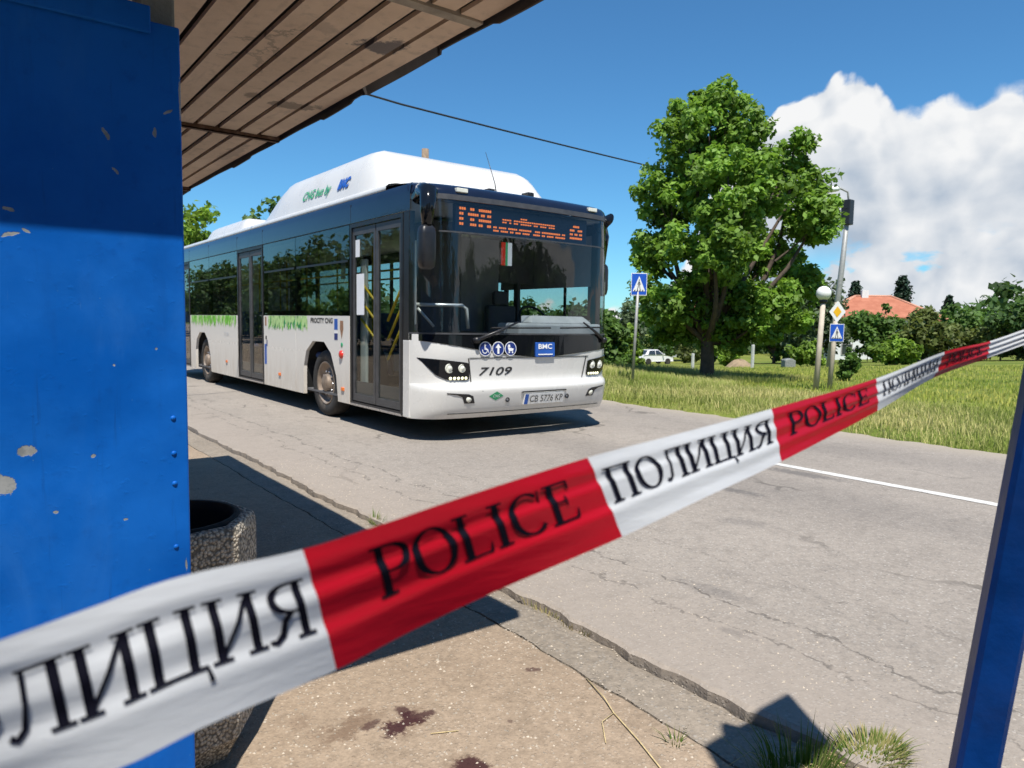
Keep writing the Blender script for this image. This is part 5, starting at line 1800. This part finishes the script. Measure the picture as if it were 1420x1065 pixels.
def blades(name, pts, h0, h1, wd, material, label, seed, straw=0.4, lean=0.35, kind='stuff', cat='grass'):
    """pts (n,3): one bent blade (2 faces) at each"""
    r = np.random.default_rng(seed)
    n = len(pts)
    P = np.asarray(pts, float)
    a = r.uniform(0, 6.283, n)
    h = r.uniform(h0, h1, n) * (0.75 + 0.5 * r.random(n))
    L = np.stack([np.cos(a), np.sin(a), np.zeros(n)], 1)
    S = np.stack([-np.sin(a), np.cos(a), np.zeros(n)], 1) * (wd * r.uniform(0.6, 1.3, n))[:, None]
    ln = (lean * r.random(n) * h)[:, None]
    up = np.array([0, 0, 1.0])
    v0 = P - S; v1 = P + S
    m0 = P + L * ln * 0.35 + up * (h * 0.6)[:, None] - S * 0.75; m1 = m0 + S * 1.5
    tp_ = P + L * ln + up * h[:, None]
    V = np.stack([v0, v1, m1, m0, tp_], 1).reshape(-1, 3)
    base_ = np.arange(n) * 5
    loops = np.stack([base_, base_ + 1, base_ + 2, base_ + 3, base_ + 3, base_ + 2, base_ + 4], 1).ravel()
    st = np.stack([np.arange(n) * 7, np.arange(n) * 7 + 4], 1).ravel(); tot = np.tile([4, 3], n)
    me = bpy.data.meshes.new(name)
    me.vertices.add(5 * n); me.vertices.foreach_set('co', V.astype(np.float32).ravel())
    me.loops.add(7 * n); me.loops.foreach_set('vertex_index', loops.astype(np.int32))
    me.polygons.add(2 * n); me.polygons.foreach_set('loop_start', st.astype(np.int32)); me.polygons.foreach_set('loop_total', tot.astype(np.int32))
    me.update(calc_edges=True)
    patch = 0.5 + 0.5 * np.sin(P[:, 0] * 1.1 + 1.3 * np.sin(P[:, 1] * 0.8)) * np.sin(P[:, 1] * 0.9 + 1.1 * np.sin(P[:, 0] * 0.6))
    tone = np.clip(straw + (patch - 0.5) * 0.7 + r.normal(size=n) * 0.28, 0, 1)
    tt = np.repeat(tone, 5).reshape(n, 5); tt[:, 4] = np.clip(tt[:, 4] + 0.25, 0, 1)
    at = me.attributes.new('tone', 'FLOAT', 'POINT'); at.data.foreach_set('value', tt.astype(np.float32).ravel())
    me.materials.append(MATS[material])
    o = bpy.data.objects.new(name, me); COL.objects.link(o)
    return tag(o, label, cat, kind=kind)


def scatter(n, x0, x1, y0, y1, seed, keep=None, zf=None):
    r = np.random.default_rng(seed)
    x = r.uniform(x0, x1, n); y = r.uniform(y0, y1, n)
    if keep is not None:
        k = keep(x, y, r); x, y = x[k], y[k]
    z = np.array([(zf or terrain_z)(a, b_) for a, b_ in zip(x, y)])
    return np.stack([x, y, z], 1)


blades('verge_grass', scatter(110000, 9.42, 13.6, 0.5, 22, 1, lambda x, y, r: (x > 9.55 + 0.35 * np.sin(y * 1.3) + 0.22 * np.sin(y * 3.7) + 0.12 * r.normal(size=len(x))) & (r.random(len(x)) < 0.45 + 0.5 * np.sin(x * 2.1 + y) ** 2)), 0.03, 0.14, 0.0055, 'grass_verge', 'tall seeding grass on the verge beyond the road', 1, straw=0.40, lean=0.9)
blades('meadow_grass', scatter(90000, 13.6, 36, 1.0, 38, 2, lambda x, y, r: r.random(len(x)) < np.clip(16 / x, 0, 1)), 0.04, 0.11, 0.012, 'grass_field', 'bright yellow-green meadow grass behind the signs', 2, straw=0.42, lean=0.5)
blades('shaded_grass', scatter(9000, 13.0, 17.6, 9.8, 15.5, 3), 0.12, 0.32, 0.011, 'grass_verge', 'greener tufts of grass round the maple trunk', 3, straw=0.12, lean=0.5)
# weeds at the broken road edge, near the camera
def near_tuft(name, cx, cy, rx, ry, n, h0, h1, wd, straw, lean, label, seed):
    r = np.random.default_rng(seed)
    a = r.uniform(0, 6.28, n); q = np.sqrt(r.random(n))
    pts = np.stack([cx + rx * q * np.cos(a), cy + ry * q * np.sin(a), np.full(n, -0.05)], 1)
    pts[:, 2] = np.where(pts[:, 0] > 2.27, -0.004, -0.05)
    blades(name, pts, h0, h1, wd, 'grass_near', label, seed, straw, lean, kind='stuff', cat='weeds')


near_tuft('grass_tuft', 2.02, 1.14, 0.14, 0.10, 480, 0.04, 0.15, 0.0028, 0.05, 0.9, 'green grass tuft in the shadow of the stop sign at the kerb', 4)
near_tuft('grass_tuft', 2.20, 1.055, 0.26, 0.115, 1500, 0.008, 0.034, 0.0024, 0.45, 2.6, 'mossy green and straw weeds along the cracked road edge', 5)
near_tuft('grass_tuft', 1.90, 1.52, 0.025, 0.03, 26, 0.02, 0.05, 0.002, 0.1, 1.5, 'tiny weed sprig in the pavement joint', 6)
near_tuft('grass_tuft', 2.26, 4.45, 0.03, 0.16, 90, 0.02, 0.06, 0.002, 0.4, 1.4, 'small dry weeds in the crack between kerb and road', 8)
near_tuft('grass_tuft', 2.24, 2.55, 0.02, 0.25, 70, 0.02, 0.05, 0.002, 0.7, 1.4, 'sparse dry weeds rooted in the dark kerb joint', 9)
mat('straw', (0.48, 0.38, 0.20), 0.8, var=0.2, scale=40)
for pts, rad, lab in (([(1.955, 2.03, -0.036), (1.90, 1.87, -0.030), (1.86, 1.78, -0.036), (1.80, 1.60, -0.034), (1.74, 1.44, -0.036)], 0.0026, 'long dry forked stalk lying on the pavement'),
                      ([(1.86, 1.78, -0.036), (1.78, 1.76, -0.034), (1.70, 1.66, -0.036)], 0.0018, 'thin dry twig branching off beside the long stalk'),
                      ([(1.33, 2.02, -0.038), (1.24, 2.06, -0.036)], 0.0018, 'short straw beside the dark red stain')):
    tag(MB().tube(pts, rad, 6).build('dry_stalk', 'straw'), lab, 'stalk')
mb = MB()
for k in range(60):
    a = random.uniform(-0.5, 0.5); L = random.uniform(0.08, 0.2); x, y = random.uniform(1.80, 2.3), random.uniform(1.06, 1.26)
    mb.tube([(x, y, -0.036), (x - L * 0.5 * math.cos(a), y + 0.5 * L * math.sin(a) + 0.02, -0.02 + random.uniform(0, 0.02)), (x - L * math.cos(a), y + L * math.sin(a), -0.034)], 0.0016, 4)
tag(mb.build('dead_grass', 'straw', fix=False), 'mat of dead straw-coloured grass at the kerb edge', 'grass', kind='stuff')

# ------------------------------------------------------------------ signs, lamps, poles
mat('galvanised', (0.34, 0.335, 0.32), 0.55, metal=0.25, var=0.12, scale=10)
mat('pole_pale', (0.46, 0.40, 0.32), 0.75, var=0.12, scale=8, dirt=(0.30, 0.22, 0.15), dirt_amt=0.5)
mat('sign_blue', (0.012, 0.085, 0.47), 0.4, var=0.06)
mat('sign_white', (0.78, 0.78, 0.77), 0.45, var=0.03)
mat('sign_yellow', (0.80, 0.45, 0.015), 0.45, var=0.05)
mat('globe_white', (0.80, 0.80, 0.77), 0.35, var=0.03)
mat('wire_black', (0.02, 0.02, 0.022), 0.6, var=0.1)
mat('wood_pole', (0.22, 0.16, 0.11), 0.9, var=0.3, scale=10)
mat('post_white', (0.50, 0.50, 0.47), 0.7, var=0.1, scale=8)


def plate_local(mb, c, u, nrm, pts, off, th=0.004):
    """polygon in the plane of a sign: c centre, u across, z up"""
    mb.prism([Vector(c) + u * a + Vector((0, 0, b_)) + nrm * off for a, b_ in pts], -nrm * th)


def facing(p):
    d = Vector((-p[0] + 2.0, -p[1] - 1.0, 0)).normalized()
    return Vector((-d.y, d.x, 0)) * 1.0, d      # across (to the right seen from the front), normal


def crossing_sign(mbs, c, u, nrm, w_, h_, root):
    mb = MB(); plate_local(mb, c, u, nrm, [(-w_, -h_), (w_, -h_), (w_, h_), (-w_, h_)], 0.03, 0.02)
    pl = mb.build('sign_plate', 'sign_white', root)
    mb = MB(); k = 0.93; plate_local(mb, c, u, nrm, [(-w_ * k, -h_ * k), (w_ * k, -h_ * k), (w_ * k, h_ * k), (-w_ * k, h_ * k)], 0.034)
    mb.build('sign_face', 'sign_blue', pl)
    mb = MB(); plate_local(mb, c, u, nrm, [(-w_ * 0.78, -h_ * 0.62), (w_ * 0.78, -h_ * 0.62), (0, h_ * 0.72)], 0.039)
    mb.build('triangle', 'sign_white', pl)
    mb = MB()
    for pts in ([(-0.05, 0.02), (0.07, 0.02), (0.04, 0.28), (-0.05, 0.28)], [(-0.05, 0.04), (0.03, 0.04), (-0.16, -0.48), (-0.24, -0.48)], [(0.0, 0.04), (0.07, 0.04), (0.20, -0.48), (0.12, -0.48)],
                [(0.03, 0.26), (0.05, 0.18), (0.22, 0.0), (0.18, -0.04)], [(-0.05, 0.26), (-0.04, 0.16), (-0.20, -0.02), (-0.16, -0.06)], [(-0.05, 0.32), (0.05, 0.32), (0.06, 0.40), (0.0, 0.45), (-0.06, 0.40)]):
        plate_local(mb, c, u, nrm, [(a * w_, b_ * h_) for a, b_ in pts], 0.044)
    for k in range(4):
        a = -0.62 + 0.33 * k
        plate_local(mb, c, u, nrm, [(a * w_, -0.60 * h_), ((a + 0.16) * w_, -0.60 * h_), ((a + 0.20) * w_, -0.49 * h_), ((a + 0.07) * w_, -0.49 * h_)], 0.042)
    mb.build('walker', 'print_black', pl)


s1 = Vector((12.47, 11.66, -0.05))
r1 = thing('crossing_sign', s1, 'square blue pedestrian crossing sign alone on a grey pole next to the bus', 'sign')
c1 = Vector((12.677, 11.745, 2.356)); u1, n1_ = facing(c1)
MB().tube([s1, (12.677, 11.745, 2.61)], 0.035, 10).build('pole', 'galvanised', r1)
crossing_sign(None, c1 + n1_ * 0.03, u1, n1_, 0.185, 0.262, r1)

s2 = Vector((15.39, 8.41, -0.05))
r2 = thing('priority_sign', s2, 'yellow and white diamond priority sign above a small blue crossing sign', 'sign')
MB().tube([s2, (15.61, 8.45, 1.98)], 0.055, 10).build('pole', 'pole_pale', r2)
c2 = Vector((15.598, 8.44, 1.77)); u2, n2_ = facing(c2)
c2 = c2 + n2_ * 0.05
mb = MB(); plate_local(mb, c2, u2, n2_, [(0, -0.245), (0.17, 0), (0, 0.245), (-0.17, 0)], 0.03, 0.02); pl2 = mb.build('diamond_plate', 'sign_white', r2)
mb = MB(); plate_local(mb, c2, u2, n2_, [(0, -0.125), (0.085, 0), (0, 0.125), (-0.085, 0)], 0.035); mb.build('diamond_face', 'sign_yellow', pl2)
crossing_sign(None, Vector((15.568, 8.41, 1.30)) + n2_ * 0.05, u2, n2_, 0.145, 0.20, r2)

lp = thing('globe_lamp', (14.58, 8.275, -0.05), 'white glass globe lamp on a pale post beside the diamond sign', 'lamp')
MB().tube([(14.58, 8.275, -0.05), (14.80, 8.33, 1.96)], [0.062, 0.052], 12).build('post', 'pole_pale', lp)
MB().lathe([(0.06, 1.93), (0.085, 1.96), (0.085, 2.0), (0.05, 2.01)], (14.80, 8.33, 0), 'Z', 16).build('collar', 'black_trim', lp)
MB().lathe([(0.05, -0.148)] + [(0.155 * math.cos(R(a)), 0.155 * math.sin(R(a))) for a in range(-70, 91, 10)], (14.80, 8.33, 2.15), 'Z', 24).build('globe', 'globe_white', lp)

up_ = thing('utility_pole', (33.6, 18.42, GV(33.6, 18.4)), 'slim grey utility pole with a dark box and a curved street lamp on top', 'pole')
MB().tube([(33.6, 18.42, GV(33.6, 18.4)), (34.3, 18.43, 4.5), (34.62, 18.43, 7.5)], [0.16, 0.13, 0.10], 10).build('pole', 'galvanised', up_)
MB().box((34.30, 18.2, 6.45), (34.72, 18.65, 7.65)).build('transformer_box', 'black_trim', up_, bevel=0.03)
MB().tube([(34.62, 18.43, 7.4), (34.60, 18.5, 8.05), (34.2, 18.8, 8.28), (33.9, 19.05, 8.25)], 0.05, 8).build('lamp_arm', 'galvanised', up_)
mb = MB()
rows = []
q0, q1 = Vector((34.25, 18.78, 8.20)), Vector((33.35, 19.45, 8.12))
for i in range(9):
    f = i / 8; c_ = q0.lerp(q1, f); rr_ = 0.06 + 0.15 * math.sin(math.pi * (0.15 + 0.8 * f))
    rows.append([c_ + Vector((0.6, 0.8, 0)) * rr_ * math.cos(a) + Vector((0, 0, 1)) * rr_ * 0.75 * math.sin(a) for a in (2 * math.pi * j / 12 for j in range(12))])
mb.grid(rows, close_u=True); mb.poly(rows[0]); mb.poly(rows[-1])
mb.build('lamp_head', 'globe_white', up_)
# the overhead wire sags from that pole to one behind the shelter
wp_ = thing('wooden_pole', (-3.4, 9.7, -0.1), 'dark wooden wire pole behind the shelter', 'pole')
MB().tube([(-3.4, 9.7, -0.1), (-3.4, 9.7, 5.5)], [0.15, 0.11], 10).build('pole', 'wood_pole', wp_)
A, B_ = Vector((34.55, 18.45, 7.25)), Vector((6.637, 13.095, 5.93))
C_ = B_ + (B_ - A) * 0.37
C_ = Vector((-3.4, 9.7, 5.42))
pts = []
for i in range(33):
    f = i / 32
    if f <= 0.7:
        g_ = f / 0.7; p = A.lerp(B_, g_); p.z -= 0.0 * math.sin(math.pi * g_)
    else:
        p = B_.lerp(C_, (f - 0.7) / 0.3)
    p.z -= 0.25 * math.sin(math.pi * f)
    pts.append(p)
tag(MB().tube(pts, 0.020, 6).build('overhead_wire', 'wire_black'), 'black overhead wire crossing the blue sky above the bus', 'wire')
w2 = thing('wooden_pole', (16.66, 28.51, GV(16.7, 28.5)), 'brown wooden pole top poking up behind the rooftop tank pod', 'pole')
MB().tube([(16.66, 28.51, GV(16.7, 28.5) - 0.1), (16.66, 28.51, 9.08)], [0.22, 0.16], 10).build('pole', 'wood_pole', w2)

for i, (x, y, h, lab) in enumerate(((32.2, 25.6, 0.85, 'short white concrete post left of the maple trunk'), (33.1, 22.4, 1.25, 'white concrete post between the maple and the globe lamp'), (37.0, 20.3, 1.25, 'slim white post beyond the globe lamp'))):
    z = GV(x, y)
    tag(MB().box((x - 0.07, y - 0.07, z - 0.1), (x + 0.07, y + 0.07, z + h)).build('concrete_post', 'post_white', bevel=0.03), lab, 'post')
z = GV(33.6, 20.5)
tag(MB().prism([(33.6, 20.8, z), (34.1, 20.5, z), (34.1, 20.5, z + 0.36), (33.9, 20.6, z + 0.48), (33.6, 20.8, z + 0.4)], (0.4, 0.5, 0)).build('concrete_block', 'weathered_concrete', bevel=0.04), 'pale concrete block lying in the meadow', 'block')
mat('earth', (0.26, 0.19, 0.115), 0.95, var=0.25, scale=4, bump=0.8, bscale=9)
rows = []
for i in range(7):
    f = i / 6
    rows.append([(36.0 + 0.9 * (1 - f) * math.cos(2 * math.pi * j / 18) * (1 + 0.15 * math.sin(j * 2.3)), 25.2 + 0.9 * (1 - f) * math.sin(2 * math.pi * j / 18), GV(36, 25.2) - 0.05 + 0.5 * math.sin(f * math.pi / 2) + 0.05 * math.sin(j * 1.7 + i)) for j in range(18)])
tag(MB().grid(rows, close_u=True).build('earth_mound', 'earth'), 'small heap of brown earth behind the maple', 'mound')

# ------------------------------------------------------------------ white car far behind
mat('car_white', (0.78, 0.78, 0.78), 0.25, var=0.03, coat=0.6)
mat('car_glass', (0.03, 0.04, 0.045), 0.06, var=0.1, coat=0.5)
ca = Vector((53.0, 46.9, 0)); ca.z = GV(ca.x, ca.y)
car = thing('parked_car', ca, 'small white car parked far off beyond the meadow', 'car')
yaw = R(-12)
cu, cvv = Vector((math.cos(yaw), math.sin(yaw), 0)), Vector((-math.sin(yaw), math.cos(yaw), 0))
def CP(a, b_, z): return ca + cu * a + cvv * b_ + Vector((0, 0, z))
prof_b = [(-1.75, 0.30), (-1.80, 0.62), (-1.68, 0.86), (-1.1, 0.93), (0.65, 0.92), (1.35, 0.82), (1.78, 0.66), (1.82, 0.32)]
mb = MB()
rows = [[CP(a, s * 0.80 * k, z) for a, z in prof_b] for s, k in ((-1, 0.93), (-1, 1.0), (1, 1.0), (1, 0.93))]
mb.grid(rows, smooth=False, close_u=True); mb.poly(rows[0]); mb.poly(rows[-1])
mb.build('body', 'car_white', car, bevel=0.05)
cab = [(-1.45, 0.92), (-1.05, 1.40), (0.05, 1.44), (0.78, 0.92)]
mb = MB(); rows = [[CP(a, s * 0.80 * (1 if z < 1 else 0.80), z) for a, z in cab] for s in (-1, 1)]
mb.grid(rows, smooth=False, close_u=True); mb.poly(rows[0]); mb.poly(rows[-1])
mb.build('cabin', 'car_white', car, bevel=0.04)
for nm, pts in (('windscreen', [(0.70, s * 0.66, 0.97) for s in (-1, 1)] + [(0.12, s * 0.56, 1.40) for s in (1, -1)]), ('rear_window', [(-1.40, s * 0.62, 0.99) for s in (-1, 1)] + [(-1.10, s * 0.54, 1.36) for s in (1, -1)])):
    d = cu * (0.03 if nm == 'windscreen' else -0.03) + Vector((0, 0, 0.012))
    MB().prism([CP(*p) + d for p in pts], -d).build(nm, 'car_glass', car)
for s in (-1, 1):
    for pts in ([(-1.18, 0.98), (-0.95, 1.34), (-0.35, 1.37), (-0.35, 0.98)], [(-0.28, 0.98), (-0.28, 1.37), (0.05, 1.37), (0.55, 0.98)]):
        MB().prism([CP(a, s * (0.815 - (z - 0.92) * 0.333), z) for a, z in pts], cvv * s * 0.012).build('side_window', 'car_glass', car)
    for a in (-1.12, 1.15):
        p = CP(a, s * 0.72, 0.30)
        MB().tube([p - cvv * 0.1, p + cvv * 0.1], 0.30, 18).build('wheel', 'rubber', car)
    MB().box((-0.05, -0.09, -0.06), (0.05, 0.09, 0.06), at=CP(0.55, s * 0.92, 1.0)).build('door_mirror', 'car_white', car)
    MB().box((-0.05, -0.16, -0.08), (0.05, 0.16, 0.08), at=CP(1.76, s * 0.55, 0.66)).build('headlight', 'lens_clear', car, bevel=0.02)

# ------------------------------------------------------------------ house with red roof
m, t, b = base_mat('roof_tile')
g = t.n('ShaderNodeTexCoord').outputs['Object']
n1 = t.noise(g, 1.2, 5.0, 0.6); wv = t.n('ShaderNodeTexWave'); t.link(g, wv.inputs[0]); wv.inputs['Scale'].default_value = 1.6; wv.inputs['Distortion'].default_value = 0.5; wv.bands_direction = 'Z'
c = t.mix(t.maprange(n1, 0.3, 0.7), (0.34, 0.115, 0.062), (0.43, 0.165, 0.095)); c = t.mix(t.math('MULTIPLY', wv.outputs[1], 0.25), c, (0.22, 0.06, 0.03))
t.link(c, b.inputs['Base Color']); b.inputs['Roughness'].default_value = 0.85
mat('render_white', (0.68, 0.68, 0.66), 0.85, var=0.05, scale=3)
mat('ridge_tile', (0.52, 0.26, 0.17), 0.85, var=0.15, scale=5)
mat('house_frame_grey', (0.30, 0.28, 0.26), 0.8, var=0.1)  # grey-brown of the house window frames
hb = Vector((82.0, 38.3, -2.6))
hs = thing('house', hb, 'white house with a hipped red tile roof behind the trees', 'house')
hu = Vector((0.905, -0.425, 0)).normalized(); hn = Vector((-0.425, -0.905, 0)).normalized()
hu, hn = Vector((0.42, -0.907, 0)), Vector((-0.907, -0.42, 0))
hu = Vector((0.64, -0.768, 0)); hn = Vector((-0.768, -0.64, 0))
def HP(a, b_, z): return hb + hu * a - hn * b_ + Vector((0, 0, z))
def hbox(mb, a0, a1, b0, b1, z0, z1):
    mb.grid([[HP(a0, b0, z), HP(a1, b0, z), HP(a1, b1, z), HP(a0, b1, z)] for z in (z0, z1)], smooth=False, close_u=True)
    mb.poly([HP(a0, b0, z1), HP(a1, b0, z1), HP(a1, b1, z1), HP(a0, b1, z1)])
mb = MB(); hbox(mb, -6.0, 4.6, 0, 9, 0, 5.4); mb.build('wall', 'render_white', hs)
mb = MB(); hbox(mb, 4.61, 8.4, 1.0, 8, 0, 4.6); mb.build('wing_wall', 'render_white', hs)
def hip(a0, a1, b0, b1, ze, zr, ra, rb, name):
    mb = MB()
    E_ = [HP(a0, b0, ze), HP(a1, b0, ze), HP(a1, b1, ze), HP(a0, b1, ze)]
    bm_ = (b0 + b1) / 2
    R0, R1 = HP(a0 + ra, bm_, zr), HP(a1 - rb, bm_, zr)
    mb.poly([E_[0], E_[1], R1, R0]); mb.poly([E_[1], E_[2], R1]); mb.poly([E_[2], E_[3], R0, R1]); mb.poly([E_[3], E_[0], R0])
    mb.poly([p - Vector((0, 0, 0.12)) for p in E_])
    for k in range(4):
        mb.poly([E_[k], E_[(k + 1) % 4], E_[(k + 1) % 4] - Vector((0, 0, 0.12)), E_[k] - Vector((0, 0, 0.12))])
    rf_ = mb.build(name, 'roof_tile', hs)
    mb = MB()
    for p, q in ((R0, R1), (E_[0], R0), (E_[1], R1), (E_[2], R1), (E_[3], R0)):
        mb.tube([p, q], 0.14, 6)
    mb.build('ridge', 'ridge_tile', rf_)
    return rf_
rf1 = hip(-6.8, 5.4, -0.8, 9.8, 5.35, 7.85, 4.2, 4.2, 'roof')
hip(4.2, 9.2, 0.2, 8.8, 4.5, 5.6, 0.3, 3.4, 'wing_roof')
for a in (-4.2, -1.2, 1.8):
    for z in (1.0, 3.4):
        mb = MB(); hbox(mb, a - 0.6, a + 0.6, -0.06, 0.02, z, z + 1.3); fr_ = mb.build('window', 'house_frame_grey', hs)
        mb = MB(); hbox(mb, a - 0.5, a - 0.03, -0.08, -0.05, z + 0.1, z + 1.2); mb.build('pane', 'car_glass', fr_)
        mb = MB(); hbox(mb, a + 0.03, a + 0.5, -0.08, -0.05, z + 0.1, z + 1.2); mb.build('pane', 'car_glass', fr_)
mb = MB(); hbox(mb, -2.0, -1.3, 4.0, 4.7, 7.0, 8.5); mb.build('chimney', 'render_white', rf1)
# wing of another red roof glimpsed through the maple
h2 = Vector((78.0, 60.0, -3.0))
hs2 = thing('house', h2, 'small far house with red roof glimpsed through the maple branches', 'house')
MB().box((74.5, 57.5, -3.0), (81.5, 62.5, 2.2)).build('wall', 'render_white', hs2)
mb = MB(); mb.prism([(74.0, 57.0, 2.2), (74.0, 63.0, 2.2), (74.0, 60.0, 4.4)], (8, 0, 0)); mb.build('roof', 'roof_tile', hs2)

# distant wood that closes the horizon
r = np.random.default_rng(99)
cs, rad = [], []
for i in range(620):
    a = R(r.uniform(-8, 100)); d = r.uniform(105, 175)
    x, y = d * math.sin(a), d * math.cos(a)
    if x < 12:
        continue
    top_ = 4.2 + 2.6 * math.sin(a * 9.0) * math.sin(a * 23.0 + 1.0) + 1.2 * math.sin(a * 61)
    for q in range(3):
        cs.append((x + r.uniform(-2, 2), y + r.uniform(-2, 2), -4.0 + (top_ + 4.0) * r.uniform(0.05, 1.0))); rad.append(r.uniform(1.2, 2.4))
wood = leaf_cloud('distant_wood', cs, rad, 26, 0.85, 'leaf_dark', None, (0, 0, 0), 0.8, 0.1, 77)
tag(wood, 'hazy dark line of distant woodland along the horizon', 'wood', kind='stuff')
